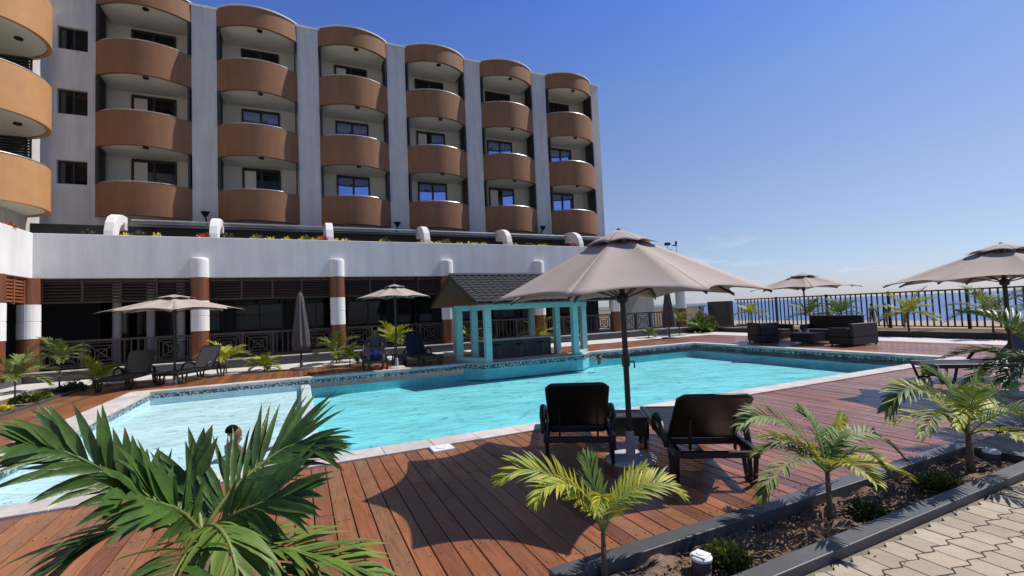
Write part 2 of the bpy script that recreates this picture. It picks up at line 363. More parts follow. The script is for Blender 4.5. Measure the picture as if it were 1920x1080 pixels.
for a in ((1.33,1.45),(6.11,6.24)):
    mb=MB(); mb.box(a[0]+ix,a[1]+ix,1.956+iy,2.394+iy,-.09,.097); mb.build('kerb_end',m_charcoal,kt,bevel=.006)
kt2=empty('planter',(7.3,2.3,0),0,'charcoal kerb planter continuing at the far right under the dense palm','planter')
for a in ((0,9,.16,.30),(0,9,-.46,-.34)):
    mb=MB(); mb.box(*a,-.09,.10); mb.build('kerb_beam',m_charcoal,kt2,bevel=.006)
mb=MB(); mb.box(0,.13,-.339,.159,-.09,.097); mb.build('kerb_end',m_charcoal,kt2,bevel=.006)
mb=MB(); mb.box(7.44,16.3,1.97,2.45,-.08,.015); struct(mb.build('right_bed_soil',m_soil))
mb=MB(); mb.box(-5,1.32,.3,1.94,-.08,.0); struct(mb.build('near_bed_soil',m_soil))
# pavers
def pavers():
    mb=MB(); r=random.Random(9); w_=.18; h_=.172; g=.0045; dd=.019; zt=.052
    def prof(x):
        u=(x/w_)%1
        return dd-2*dd*u/.72 if u<.72 else -dd+2*dd*(u-.72)/.28
    def emit(x0,x1,y0,y1,row,clip=None):
        xs=[x0+g]; 
        k=math.floor(x0/w_)
        for kk in range(k,k+3):
            for u in (0,.72):
                xx=(kk+u)*w_
                if x0+g<xx<x1-g: xs.append(xx)
        xs.append(x1-g); xs.sort()
        f=lambda x,yb,sg: yb+ (prof(x) if clip!=sg else 0)+(g if sg==0 else -g)
        bot=[(x,y0+prof(x)+g) for x in xs]; top=[(x,(y1+prof(x)-g) if clip is None else min(y1+prof(x)-g,clip)) for x in xs][::-1]
        mb.tone=r.random(); z=zt+r.uniform(-.0015,.0015)
        poly=bot+top
        mb.prism([(a,b) for a,b in poly],zt-.03,z)
    for row in range(-4,11):
        y1=1.79-row*h_ ; y0=y1-h_
        off=(row%2)*w_*.5
        x=0.9+off
        k0=math.floor(1.0/w_)
        for k in range(k0,k0+62):
            xa=(k+.36)*w_+off; 
            if row<0 and not(6.26<xa and xa+w_<7.28): continue
            emit(xa,xa+w_,y0,y1,row,None)
    struct(mb.build('paving',m_paver,bevel=.003))
    b=MB(); b.box(.8,14.5,-1,1.83,-.085,.036); b.box(6.245,7.295,1.83,2.525,-.085,.036); struct(b.build('paving_bed',m_joint))
    e=MB(); e.box(1.3,14,1.818,1.833,-.08,.05)
pavers()
# screws and fallen leaves
mb=MB(); r=random.Random(21); x=-5.35
while x<7.0:
    for y in (2.75,3.2,3.65,4.1,4.55,5.0,5.45):
        for dx in (.03,.108):
            if r.random()<.9: mb.prism([(x+dx+.005*math.cos(a*1.047),y+r.uniform(-.008,.008)*0+.005*math.sin(a*1.047)) for a in range(6)],.0,.0035)
    x+=.147
tag(mb.build('deck_screws',m_dark),'dark screw heads in the near deck boards','screws',kind='stuff')
mb=MB()
for i in range(90):
    if i<60: x,y,z=r.uniform(1.5,6),r.uniform(1.98,2.37),.045
    elif i<78: x,y,z=r.uniform(-2,6),r.uniform(2.6,5.5),.006
    else: x,y,z=r.uniform(2,7),r.uniform(1.0,1.8),.057
    L_=r.uniform(.015,.05); w_=L_*.3; mb.xf=Matrix.Translation((x,y,z))@Matrix.Rotation(r.uniform(0,6.3),4,'Z')@Matrix.Rotation(r.uniform(-.2,.2),4,'Y')
    mb.tone=r.random(); mb.face([mb.av((-L_/2,0,.002)),mb.av((0,-w_/2,0)),mb.av((L_/2,0,.004)),mb.av((0,w_/2,0))])
mb.xf=None
tag(mb.build('leaf_litter',mat('dry_leaf',(.30,.19,.08),.8,20,.3,tone=.4)),'dry fallen leaves scattered over bed, deck and paving','leaves',kind='stuff')
# ------------------------------------------------------------------ hotel tower
W=24.0; PITCH=4.287; C0=-5.85; HW=1.665; SAG=.95
BANDS=[(15.16,16.04),(12.15,13.58),(9.13,10.57),(6.2,7.57)]
tower=empty('hotel_building',(4.0,W,0),0,'five storey white hotel with six stacks of curved brown balconies','building')
TX,TY=4.0,W
def arcpts(cx,hw,sag,y0,n=28,inset=0):
    r=(hw*hw+sag*sag)/(2*sag); th=math.asin(min(1,hw/r)); cy=y0+r-sag; out=[]
    r2=r-inset
    for i in range(n+1):
        a=-th+2*th*i/n
        out.append((cx+math.sin(a)*r2,min(y0+.0,cy-math.cos(a)*r2)))
    return out
def xfm(kind):
    if kind=='main': return Matrix.Translation((-TX,-TY,0))
    # wing: local (x along, y depth) -> facing +X at x=-9.03
    return Matrix.Translation((-TX,-TY,0))@Matrix.Translation((-9.03,21.0,-.25))@Matrix.Rotation(R(90),4,'Z')
def balcony(kind,cx,zb,zt,m,lamp=True,roof=False):
    SAG=.72 if kind=='main' else 1.15
    X=xfm(kind); y0=0 if kind=='wing' else W
    mb=MB(); mb.xf=X
    o=arcpts(cx,HW,SAG,y0); i=arcpts(cx,HW,SAG,y0,inset=.13)
    n=len(o)
    O0=[mb.av((p[0],p[1],zb)) for p in o]; O1=[mb.av((p[0],p[1],zt)) for p in o]
    I0=[mb.av((p[0],p[1],zb)) for p in i]; I1=[mb.av((p[0],p[1],zt)) for p in i]
    for k in range(n-1):
        mb.face((O0[k],O0[k+1],O1[k+1],O1[k])); mb.face((I1[k],I1[k+1],I0[k+1],I0[k])); mb.face((O1[k],O1[k+1],I1[k+1],I1[k])); mb.face((O0[k+1],O0[k],I0[k],I0[k+1]))
    mb.face((O0[0],O1[0],I1[0],I0[0])); mb.face((O1[-1],O0[-1],I0[-1],I1[-1]))
    par=mb.build('balcony_parapet',m,tower)
    s=MB(); s.xf=X
    q=arcpts(cx,HW,SAG,y0,inset=.135)
    s.prism([q[0]]+q[1:-1]+[q[-1],(cx+HW-.135,y0+1.36),(cx-HW+.135,y0+1.36)],zb+.05,zb+.22)
    s.build('balcony_slab',m_cream,par)
    if lamp:
        l=MB(); l.xf=X; l.lathe([(.05,zb+.0),(.11,zb-.01),(.12,zb+.052)],(cx+.1,y0-.35,0),12); l.build('soffit_lamp',m_black,par)
    if roof:
        rf=MB(); rf.xf=X; q=arcpts(cx,HW+.05,SAG+.05,y0); rf.prism(q+[(cx+HW,y0+1.3),(cx-HW,y0+1.3)],zt+.003,zt+.06); rf.build('roof_cap',m_white,par)
    else:
        # thin steel handrail on the parapet
        h=MB(); h.xf=X; q=arcpts(cx,HW,SAG,y0,inset=.065)
        h.tube([(p[0],p[1],zt+.055) for p in q],.022,6); h.build('handrail',m_alum,par)
def screens(kind,cx):
    X=xfm(kind); y0=0 if kind=='wing' else W
    for k in range(3):
        zb=BANDS[k+1][1]; zt=BANDS[k][0]
        for sgn in (-1,1):
            s=MB(); s.xf=X
            x=cx+sgn*(HW-.10)
            s.box(x-.035,x+.035,y0-.13,y0-.08,zb+.0,zt); s.box(x-.035,x+.035,y0-.004,y0+.05,zb,zt)
            z=zb+.08
            while z<zt-.05:
                s.box(x-.03,x+.03,y0-.08,y0-.004,z,z+.06); s.box(x-.03,x+.03,y0+.05,y0+.75,z,z+.06); z+=.11
            s.build('louver_screen',m_dark,tower)
def door(kind,cx,zf,w=1.66,h=2.72,blue=True,style=0):
    X=xfm(kind); y0=(0 if kind=='wing' else W)+1.36
    f=MB(); f.xf=X
    x0=cx-w/2;x1=cx+w/2;z1=zf+h
    f.box(x0,x1,y0-.05,y0+.03,z1-.12,z1); f.box(x0,x0+.08,y0-.05,y0+.03,zf,z1-.12); f.box(x1-.08,x1,y0-.05,y0+.03,zf,z1-.12); f.box(cx-.05,cx+.05,y0-.05,y0+.03,zf,z1-.12)
    fo=f.build('sliding_door',m_dark,tower)
    for j,(a,b) in enumerate(((x0+.08,cx-.05),(cx+.05,x1-.08))):
        g=MB(); g.xf=X; g.quad((a,y0-.01,zf),(b,y0-.01,zf),(b,y0-.01,z1-.12),(a,y0-.01,z1-.12))
        if style==1 and j==0:
            g.build('pane',m_glass,fo)
            c=MB(); c.xf=X; c.box(a+.02,a+.5,y0-.022,y0-.016,zf,z1-.14); c.build('curtain',m_cream,fo)
        else: g.build('pane',m_glass_skyrefl if blue else m_glass,fo)
def openings_wall():
    # pier faces, recess side walls and back walls
    mb=MB(); mb.xf=xfm('main'); y0=W
    xs=[]
    for c in range(6): cx=C0+c*PITCH; xs.append((cx-HW,cx+HW))
    xl=-9.03; xr=17.82; zt=15.95; zb=4.5
    prev=xl
    piers=[]
    for a,b in xs: piers.append((prev,a)); prev=b
    piers.append((prev,xr))
    for k,(a,b) in enumerate(piers):
        if k==0:
            # wall with three window openings
            wx0,wx1=-8.72,-7.76
            rows=[(7.5,8.47),(10.37,11.41),(13.07,14.02)]
            z=zb
            for q0,q1 in rows:
                mb.box(a,b,y0,y0+.3,z,q0); mb.box(a,wx0,y0,y0+.3,q0,q1); mb.box(wx1,b,y0,y0+.3,q0,q1); z=q1
            mb.box(a,b,y0,y0+.3,z,zt)
            mb.box(b-.2,b,y0+.3,y0+1.6,zb,zt)
        else: mb.box(a,b,y0,y0+1.6,zb,zt)
    for (a,b) in xs:
        mb.box(a,b,y0,y0+.2,zb,BANDS[3][0]+.1)
    mb.box(xl,xr,y0+1.6,y0+1.75,zb,zt)
    mb.box(xr-.3,xr,y0+1.75,y0+14,0,zt)
    mb.build('wall',m_wall,tower)
    bw=MB(); bw.xf=xfm('main')
    for a,b in xs: bw.box(a+.002,b-.002,y0+1.38,y0+1.59,BANDS[3][0]+.22,zt-.01)
    bw.build('recess_wall',m_cream,tower)
    rf=MB(); rf.xf=xfm('main'); rf.box(xl,xr+.15,y0-.07,y0+15,zt+.002,zt+.11); rf.build('roof',m_white,tower)
    for q0,q1 in ((7.5,8.47),(10.37,11.41),(13.07,14.02)):
        f=MB(); f.xf=xfm('main'); x0,x1=-8.72,-7.76
        f.box(x0+.002,x1-.002,y0+.14,y0+.2,q1-.06,q1-.002); f.box(x0+.002,x1-.002,y0+.14,y0+.2,q0+.002,q0+.06); f.box(x0+.002,x0+.06,y0+.14,y0+.2,q0+.06,q1-.06); f.box(x1-.06,x1-.002,y0+.14,y0+.2,q0+.06,q1-.06); f.box(-8.26,-8.21,y0+.14,y0+.2,q0+.06,q1-.06)
        fo=f.build('window',m_dark,tower)
        g=MB(); g.xf=xfm('main'); g.quad((x0+.05,y0+.17,q0+.05),(x1-.05,y0+.17,q0+.05),(x1-.05,y0+.17,q1-.05),(x0+.05,y0+.17,q1-.05)); g.build('pane',m_glass,fo)
openings_wall()
for c in range(6):
    cx=C0+c*PITCH
    for k,(zb,zt) in enumerate(BANDS):
        balcony('main',cx,zb,zt,m_brown,lamp=(k<3),roof=(k==0))
        if k>0:
            blue=not(c==0 or k==1 or (c==1 and k==3));  # picks the panes that get the painted sky reflection
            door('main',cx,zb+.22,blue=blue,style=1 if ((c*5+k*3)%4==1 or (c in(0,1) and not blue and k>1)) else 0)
    screens('main',cx)
# wing (same building, turns towards the viewer)
wg=MB(); wg.xf=xfm('wing')
for a,b in ((-14,-HW),(HW,2.995)): wg.box(a,b,0,1.6,4.7,16.15)
wg.box(-HW,HW,0,.2,4.5,BANDS[3][0]+.1); wg.box(-14,2.995,1.6,1.75,4.7,16.15)
wg.build('wing_wall',m_wall,tower)
bw=MB(); bw.xf=xfm('wing'); bw.box(-HW+.002,HW-.002,1.38,1.59,BANDS[3][0]+.22,15.9); bw.build('recess_wall',m_cream,tower)
for k,(zb,zt) in enumerate(BANDS):
    balcony('wing',0,zb-.12*(k>0),zt,m_brown_lit,lamp=(0<k<3),roof=(k==0))
    if k>0: door('wing',.55,zb+.22,w=1.2,blue=False)
screens('wing',0)
# floodlights on piers
for px,py,lab in ((385,402,'between first and second balcony stacks'),(745,421,'between third and fourth balcony stacks'),(1018,428,'between the last two balcony stacks')):
    p=at(px,py,23.6)
    e=empty('flood_lamp',p,0,'small black flood lamp on the white pier '+lab,'lamp','flood lamps on the piers')
    mb=MB(); mb.bar((0,.4,-.35),(0,0,-.05),.05); mb.build('bracket',m_black,e)
    mb=MB(); mb.lathe([(.05,-.12),(.17,.08),(.18,.12)],(0,0,0),10); mb.build('shade',m_black,e)
# ------------------------------------------------------------------ veranda
CY=20.0
ver=empty('veranda',(6,CY,0),0,'ground floor veranda with white parapet above brown and white columns','veranda')
VX=Matrix.Translation((-6,-CY,0))
def vm(): m=MB(); m.xf=VX; return m
m=vm(); m.box(-7.83,19.5,20.0,20.25,3.35,4.84); m.box(-8.08,-7.83,8,20.25,3.35,4.84); m.build('parapet',m_white,ver,bevel=.015)
m=vm(); m.box(-8.08,19.5,20.251,23.95,3.42,3.56); m.box(-12,-8.081,8,23.9,3.42,3.56); m.box(19.5,20.2,19.8,20.25,3.35,3.9); m.build('canopy_slab',m_cream,ver)
m=vm(); m.box(-8.1,20.4,19.62,24,-.08,.30); m.box(-12,-7.9,9,19.62,-.08,.30); m.build('plinth',m_charcoal,ver)
m=vm(); m.box(-8.1,20.42,19.58,19.80,.302,.335); m.build('plinth_edge',m_path,ver)
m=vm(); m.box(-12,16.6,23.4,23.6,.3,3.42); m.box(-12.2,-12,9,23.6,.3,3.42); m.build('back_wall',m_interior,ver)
m=vm(); m.box(17.0,19.7,22.0,22.2,.3,3.42); m.build('end_wall',m_wall,ver)
# glazing units in the veranda
r=random.Random(4)
x=-7.2
while x<16:
    wd=1.9
    f=vm(); f.box(x,x+wd,23.3,23.36,2.7,2.78); f.box(x,x+.07,23.3,23.36,.4,2.7); f.box(x+wd-.07,x+wd,23.3,23.36,.4,2.7); f.box(x+wd/2-.03,x+wd/2+.03,23.3,23.36,.4,2.7)
    fo=f.build('glazed_door',m_dark,ver)
    g=vm(); g.quad((x+.07,23.33,.4),(x+wd-.07,23.33,.4),(x+wd-.07,23.33,2.7),(x+.07,23.33,2.7)); g.build('pane',m_glass,fo)
    x+=2.32
COLX=[-7.91,-3.28,1.42,6.05,10.72,15.3,19.9]
def column(cx,cy,cap=True):
    c=vm(); c.lathe([(.275,.30),(.275,1.40)],(cx,cy,0),24)
    o=c.build('column',m_wood,ver,smooth=False)
    c=vm(); c.lathe([(.275,2.50),(.275,3.345)],(cx,cy,0),24); c.build('column_head',m_wood,o)
    w_=vm(); w_.lathe([(.25,1.401),(.285,1.403),(.285,1.93),(.27,1.94),(.27,1.955),(.285,1.965),(.285,2.495),(.25,2.499)],(cx,cy,0),24); w_.build('white_band',m_white,o)
    if cap:
        k=vm(); k.lathe([(.285,3.346),(.285,3.98),(.27,4.04),(.22,4.07)],(cx,cy,0),24); k.build('column_cap',m_white,o)
for cx in COLX: column(cx,CY,cap=(cx>-7 and cx<19))
column(-8.0,18.25,False); column(-8.0,13.6,False)
for (x_,y_) in ((-6.35,22.4),(-5.35,22.6),(-4.35,22.5),(-3.95,22.8)):
    c=vm(); c.lathe([(.14,.3),(.14,3.42)],(x_,y_,0),16); c.build('inner_post',m_lamp if False else m_white,ver,smooth=True)
def louver_bay(x0,x1,axis='x',y=20.12,z0=2.57,z1=3.34):
    f=vm(); mm=vm()
    if axis=='y':
        mm.xf=VX@Matrix.Translation((-7.95,y,0))@Matrix.Rotation(R(90),4,'Z')@Matrix.Translation((0,0,0)); yy=0
    else: yy=y
    n=max(1,round((x1-x0)/1.15)); d=(x1-x0)/n
    for i in range(n+1):
        xx=x0+i*d; mm.box(xx-.035,xx+.035,yy-.05,yy+.05,z0,z1)
    mm.box(x0,x1,yy-.045,yy+.045,z0-.05,z0+.01); 
    z=z0+.06
    while z<z1-.05:
        for i in range(n):
            a=x0+i*d+.036; b=x0+(i+1)*d-.036
            mm.prismx([(yy-.04,z),(yy+.03,z+.055),(yy+.035,z+.07),(yy-.035,z+.015)],a,b)
        z+=.105
    mm.build('louver_frieze',m_louver,ver)
for a,b in zip(COLX,COLX[1:]): louver_bay(a+.28,b-.28)
louver_bay(-1.45,1.45,'y',18.25+1.75-.0) if False else None
mm=MB(); mm.xf=VX
for (ya,yb) in ((18.55,19.72),(14.0,17.95)):
    n=2 if yb-ya<2 else 4; d=(yb-ya)/n
    for i in range(n+1): yy=ya+i*d; mm.box(-8.0,-7.9,yy-.035,yy+.035,2.5,3.34)
    z=2.56
    while z<3.3:
        mm.box(-7.98,-7.915,ya,yb,z,z+.06); z+=.105
mm.build('louver_frieze',mat('louver_timber_sunlit',(.24,.085,.04),.6,2,.3),ver)  # brighter copy of the louver timber, sun on the wing painted in
# balustrades
def balustrade(x0,x1,lab):
    o=empty('balustrade',((x0+x1)/2,20.02,.335),0,lab,'balustrade','timber balustrades of the veranda')
    hw=(x1-x0)/2
    p=MB(); p.box(-hw,hw,-.05,.05,.88,.95); p.build('top_rail',m_rail,o)
    p=MB(); p.box(-hw,hw,-.03,.03,.04,.10); p.build('bottom_rail',m_rail,o)
    n=round(2*hw/1.05); d=2*hw/n
    for i in range(n+1):
        q=MB(); xx=-hw+i*d; q.box(xx-.035,xx+.035,-.04,.04,0,.879); q.build('post',m_rail,o)
    for i in range(n):
        a=-hw+i*d+.035; b=-hw+(i+1)*d-.035; z0=.10; z1=.88; q=MB()
        if i%3!=2:
            cx=(a+b)/2; cz=(z0+z1)/2
            for s in (.92,.66,.36):
                w2=(b-a)/2*s; h2=(z1-z0)/2*s
                q.box(cx-w2,cx+w2,-.014,.014,cz+h2-.03,cz+h2); q.box(cx-w2,cx+w2,-.014,.014,cz-h2,cz-h2+.03)
                q.box(cx-w2,cx-w2+.03,-.015,.013,cz-h2+.03,cz+h2-.03); q.box(cx+w2-.03,cx+w2,-.015,.013,cz-h2+.03,cz+h2-.03)
            q.bar((a,.022,z0),(b,.022,z1),.016,.03,(0,0,1)); q.bar((a,-.022,z1),(b,-.022,z0),.016,.03)
        else:
            k=5
            for j in range(k): xx=a+(j+.5)*(b-a)/k; q.box(xx-.018,xx+.018,-.012,.012,z0,z1)
        q.build('lattice_panel',m_rail,o)
for i,(a,b) in enumerate(zip(COLX,COLX[1:])):
    nm=['at the far left behind the black loungers','behind the closed umbrella and second palm','behind the seated man','behind the turquoise pool bar','right of the pool bar','at the sea end of the veranda'][i]
    balustrade(a+.3,b-.3,'dark brown lattice balustrade '+nm)
# curved white arms + glazed terrace canopy
GA=[-6.0,-2.9,1.2,5.3,9.4,13.55]
gc=empty('terrace_canopy',(4,21.6,4.9),0,'dark lean-to glass canopy with steel rail running below the balconies','canopy')
m=MB(); m.tube([(-9.7,0,.78),(14.5,0,.74)],.035,8); m.tube([(-9.7,0,.66),(14.5,0,.62)],.015,6); m.build('rail',m_alum,gc)
m=MB(); m.quad((-9.7,.05,.66),(14.5,.05,.62),(14.5,2.3,.95),(-9.7,2.3,.99)); m.build('glass_roof',m_glass,gc,solid=.02)
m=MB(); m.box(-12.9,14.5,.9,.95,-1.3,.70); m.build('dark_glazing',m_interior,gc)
for i in range(12):
    m=MB(); xx=-9.3+i*2.1; m.box(xx-.03,xx+.03,.84,.899,-1.2,.68); m.build('mullion',m_dark,gc)
for i,x in enumerate(GA):
    lab=['first curved white arm, widest, at the left end of the parapet','second curved white arm from the left on the parapet','third curved white arm above the closed umbrella','fourth curved white arm above the pool bar ridge','fifth curved white arm from the left on the parapet','last curved white arm beside the big umbrella top'][i]
    e=empty('canopy_arm',(x,20.3,4.6),0,lab,'arm','curved white arms on the parapet')
    m=MB(); pts=[(0,0),(.03,.45),(.14,.75),(.36,1.0),(.70,1.15),(1.05,1.2),(1.5,1.2)]
    inn=[(1.5,.93),(1.1,.88),(.85,.78),(.66,.6),(.55,.35),(.5,0)]
    m.prismx(pts+inn,-.14,.14); m.build('arm',m_white,e,bevel=.02)
    m=MB(); m.box(-.19,.19,1.0,1.35,.66,.935); m.build('light_box',m_wall,e,bevel=.01)
# ------------------------------------------------------------------ foliage
def leafcluster(mb,c,r,n,size,squash=.6,rr=None,up=.5):
    rr=rr or rnd
    for i in range(n):
        a=rr.uniform(0,2*math.pi); k=rr.random()**.45; el=rr.uniform(.05,1)
        d=Vector((math.cos(a)*math.sqrt(1-el*el*.9),math.sin(a)*math.sqrt(1-el*el*.9),el*squash))
        p=Vector(c)+d*r*k
        dr=(d+Vector((rr.uniform(-.6,.6),rr.uniform(-.6,.6),rr.uniform(0,up)))).normalized()
        s=dr.cross(Vector((rr.uniform(-1,1),rr.uniform(-1,1),rr.uniform(-1,1)))).normalized()
        L_=size*rr.uniform(.6,1.4); w_=L_*.28
        mb.tone=rr.random()
        mb.face([mb.av(p),mb.av(p+dr*L_*.5+s*w_),mb.av(p+dr*L_),mb.av(p+dr*L_*.5-s*w_)])
def leaf(mb,p,d,nrm,L_,w_,droop,rr,seg=6,fold=.35,curl=0):
    p=Vector(p); d=d.normalized(); rows=[]
    q=p.copy(); st=L_/seg
    for i in range(seg+1):
        u=i/seg
        wid=w_*(.35+1.0*min(1,u/.3) if u<.3 else 1.35*(1-((u-.3)/.7)**1.6))*.74+.0004
        s=d.cross(nrm)
        if s.length<1e-4: s=Vector((1,0,0))
        s.normalize(); n2=s.cross(d).normalized()
        rows.append((mb.av(q+s*wid*.5+n2*wid*fold*.5),mb.av(q),mb.av(q-s*wid*.5+n2*wid*fold*.5)))
        q=q+d*st; d=(d+Vector((0,0,-1))*droop*st/L_*(.4+u*1.3)).normalized()
    base_t=rr.random()*.88; tip=rr.random()<.16
    for k_,(A,B) in enumerate(zip(rows,rows[1:])):
        mb.tone=1.0 if (tip and k_==seg-1) else base_t
        mb.face((A[0],A[1],B[1],B[0])); mb.face((A[1],A[2],B[2],B[1]))
def bez(pts,n):
    pts=[Vector(p) for p in pts]; out=[]
    # catmull-rom
    P=[pts[0]*2-pts[1]]+pts+[pts[-1]*2-pts[-2]]
    m=len(pts)-1
    for i in range(n+1):
        t=i/n*m; k=min(int(t),m-1); u=t-k; a,b,c,d=P[k:k+4]
        out.append(.5*((2*b)+(c-a)*u+(2*a-5*b+4*c-d)*u*u+(3*b-a-3*c+d)*u**3))
    return out
def frond(path,nl,ll,lw,droop=.5,t0=.25,seed=0,up=(0,0,1),a0=62,a1=16,lift=.25,m=None,parent=None,fold=.35,rr0=.006,jit=.12):
    rr=random.Random(seed); mb=MB(); rb=MB()
    P=bez(path,40); ups=Vector(up)
    def samp(t):
        f=t*40; i=min(39,int(f)); return P[i].lerp(P[i+1],f-i),(P[min(40,i+1)]-P[i]).normalized()
    for i in range(nl):
        u=i/(nl-1); t=t0+(1-t0)*u*.985
        p,T=samp(t); S=T.cross(ups)
        if S.length<.05: S=Vector((1,0,0))
        S.normalize(); Nn=S.cross(T).normalized()
        A=R(a0+(a1-a0)*u**1.1)
        lenf=(.55+.45*math.sin(min(1,u*1.6)*math.pi/2))*(1-.45*max(0,u-.55)/.45)
        for sg in (-1,1):
            if rr.random()<.04: continue
            A2=A+rr.uniform(-jit,jit); 
            d=T*math.cos(A2)+S*sg*math.sin(A2)+Nn*(lift+rr.uniform(-jit,jit))
            leaf(mb,p,d,Nn,ll*lenf*rr.uniform(.85,1.12),lw*rr.uniform(.8,1.2),droop*rr.uniform(.6,1.4),rr,fold=fold)
    rb.tube([P[i] for i in range(0,41,4)],[rr0*(1.25-1.0*i/10) for i in range(11)],6)
    o=mb.build('frond',m,parent,smooth=True)
    rb.build('rachis',m_rachis,o,smooth=True)
    return o
def simple_frond(parent,az,el,L_,nl,ll,lw,m,seed,base,droop=1.0,ld=.5,t0=.22,lift=.25):
    d=Vector((math.cos(az)*math.cos(el),math.sin(az)*math.cos(el),math.sin(el))); p=Vector(base); pts=[p.copy()]
    for i in range(6):
        p=p+d*L_/6; pts.append(p.copy()); d=(d+Vector((0,0,-droop*.22))).normalized()
    return frond(pts,nl,ll,lw,ld,t0,seed,m=m,parent=parent,lift=lift,rr0=max(.004,L_*.009))
def palm(loc,label,h=.35,L_=.7,nf=7,nl=20,ll=.3,lw=.028,m=None,seed=1,group=None,trunk=.02,el=(.35,1.2),droop=1.0,ld=.5,rz=0,lean=(0,0)):
    rr=random.Random(seed)
    e=empty('palm_plant',loc,rz,label,'palm',group)
    t=MB(); top=Vector((lean[0],lean[1],h)); t.tube([(0,0,-.03),Vector((0,0,h*.3))+top*.08,top*.7,top],[trunk*1.25,trunk,trunk*.85,trunk*.75],8); t.build('trunk',m_trunk,e,smooth=True)
    for i in range(nf):
        az=i*2.399+rr.uniform(-.3,.3); e2=el[0]+(el[1]-el[0])*(i/(nf-1) if nf>1 else 0)+rr.uniform(-.1,.1)
        simple_frond(e,az,e2,L_*rr.uniform(.8,1.1),nl,ll,lw,m,seed*31+i,top-Vector((0,0,rr.uniform(0,.03))),droop,ld)
    return e
allobs_e=[]
# --- the big foreground palm, lower left
bp=empty('palm_plant',(-.22,1.42,0),0,'large dark green palm in the left foreground cropped by the frame','palm')
O=Vector((-.22,1.42,0))
def bpf(pts,**k):
    k['nl']=int(k['nl']*1.45); k['ll']*=.92; k['lw']*=.64; k['jit']=.17
    return frond([at(x,y,d)-O for x,y,d in pts],parent=bp,m=k.pop('m',m_leafbig),**k)
t=MB(); t.tube([(0,0,-.05),(.01,0,.5),at(375,1010,1.42)-O],[.05,.035,.022],10); t.build('trunk',m_trunk,bp,smooth=True)
base=(378,1000,1.40)
bpf([base,(300,945,1.38),(220,895,1.36),(130,850,1.34),(60,835,1.30)],nl=21,ll=.165,lw=.036,droop=.5,t0=.18,seed=1,a0=50,a1=18,lift=.15,up=(0,-.8,.6))
bpf([base,(320,940,1.5),(280,900,1.6),(252,865,1.66)],nl=12,ll=.165,lw=.046,droop=.1,t0=.1,seed=2,a0=40,a1=8,lift=.05,up=(0,-1,.1))
bpf([base,(430,925,1.45),(490,870,1.50),(545,835,1.52),(585,835,1.50)],nl=24,ll=.235,lw=.026,droop=.35,t0=.12,seed=3,a0=52,a1=12,lift=.15,up=(0,-.85,.55))
bpf([base,(440,965,1.36),(500,940,1.33),(545,930,1.31)],nl=13,ll=.19,lw=.036,droop=.4,t0=.2,seed=4,a0=50,a1=12,lift=.1,up=(0,-.8,.6))
bpf([base,(398,985,1.28),(425,1010,1.18),(445,1075,1.12),(450,1150,1.10)],nl=18,ll=.20,lw=.026,droop=1.3,t0=.12,seed=5,a0=45,a1=15,lift=-.15,up=(0,0,1),m=m_leaf)
bpf([base,(450,1010,1.33),(540,1030,1.28),(620,1050,1.24),(680,1075,1.22)],nl=20,ll=.20,lw=.030,droop=.5,t0=.15,seed=6,a0=52,a1=14,lift=.2,m=m_leaf)
bpf([base,(320,985,1.36),(240,990,1.33),(160,1030,1.3),(110,1080,1.3)],nl=15,ll=.19,lw=.036,droop=.7,t0=.2,seed=7,a0=55,a1=15,lift=.2)
bpf([base,(350,1040,1.2),(320,1090,1.1),(300,1150,1.0)],nl=12,ll=.20,lw=.034,droop=.8,t0=.1,seed=8,a0=55,a1=15,lift=.2)
bpf([base,(372,955,1.44),(365,920,1.46),(372,860,1.48)],nl=9,ll=.17,lw=.04,droop=.15,t0=.1,seed=9,a0=38,a1=6,lift=.1,up=(.2,-1,0))
bpf([base,(340,960,1.33),(290,940,1.28),(235,925,1.22)],nl=11,ll=.19,lw=.04,droop=.35,t0=.15,seed=10,a0=48,a1=12,lift=.15,up=(0,-.7,.7))
bpf([base,(430,1020,1.3),(500,1060,1.25),(560,1100,1.22)],nl=13,ll=.20,lw=.034,droop=.5,t0=.15,seed=12,a0=52,a1=14,lift=.2)
# --- yellow green palm, centre foreground
yp=empty('palm_plant',(1.62,2.36,0),0,'bright yellow green young palm in the near planter before the loungers','palm')
O2=Vector((1.62,2.36,0))
def ypf(pts,**k):
    k['nl']=int(k['nl']*1.7); k['t0']=k['t0']*.7; k['ll']*=1.08
    return frond([at(x,y,d)-O2 for x,y,d in pts],parent=yp,m=k.pop('m',m_leafy),**k)
t=MB(); t.tube([(0,0,-.03),(0,0,.1),at(1131,1000,2.36)-O2],[.022,.018,.014],8); t.build('trunk',m_trunk,yp,smooth=True)
b2=(1131,1000,2.36)
ypf([b2,(1105,950,2.36),(1050,900,2.38),(990,880,2.40),(945,893,2.42)],nl=20,ll=.17,lw=.02,droop=.4,t0=.28,seed=21,a0=50,a1=12,lift=.1,up=(0,-.7,.7))
ypf([b2,(1110,945,2.34),(1075,912,2.30),(1030,912,2.24),(1010,935,2.2)],nl=15,ll=.15,lw=.02,droop=.6,t0=.35,seed=22,a0=55,a1=15,lift=.15,up=(0,-.3,1))
ypf([b2,(1122,940,2.40),(1112,900,2.45),(1105,868,2.50)],nl=17,ll=.16,lw=.022,droop=.15,t0=.35,seed=23,a0=42,a1=8,lift=.05,up=(0,-1,.1),m=m_leaf)
ypf([b2,(1150,950,2.36),(1195,915,2.36),(1240,905,2.35),(1275,925,2.33)],nl=20,ll=.165,lw=.02,droop=.45,t0=.28,seed=24,a0=55,a1=13,lift=.15,up=(0,-.6,.8))
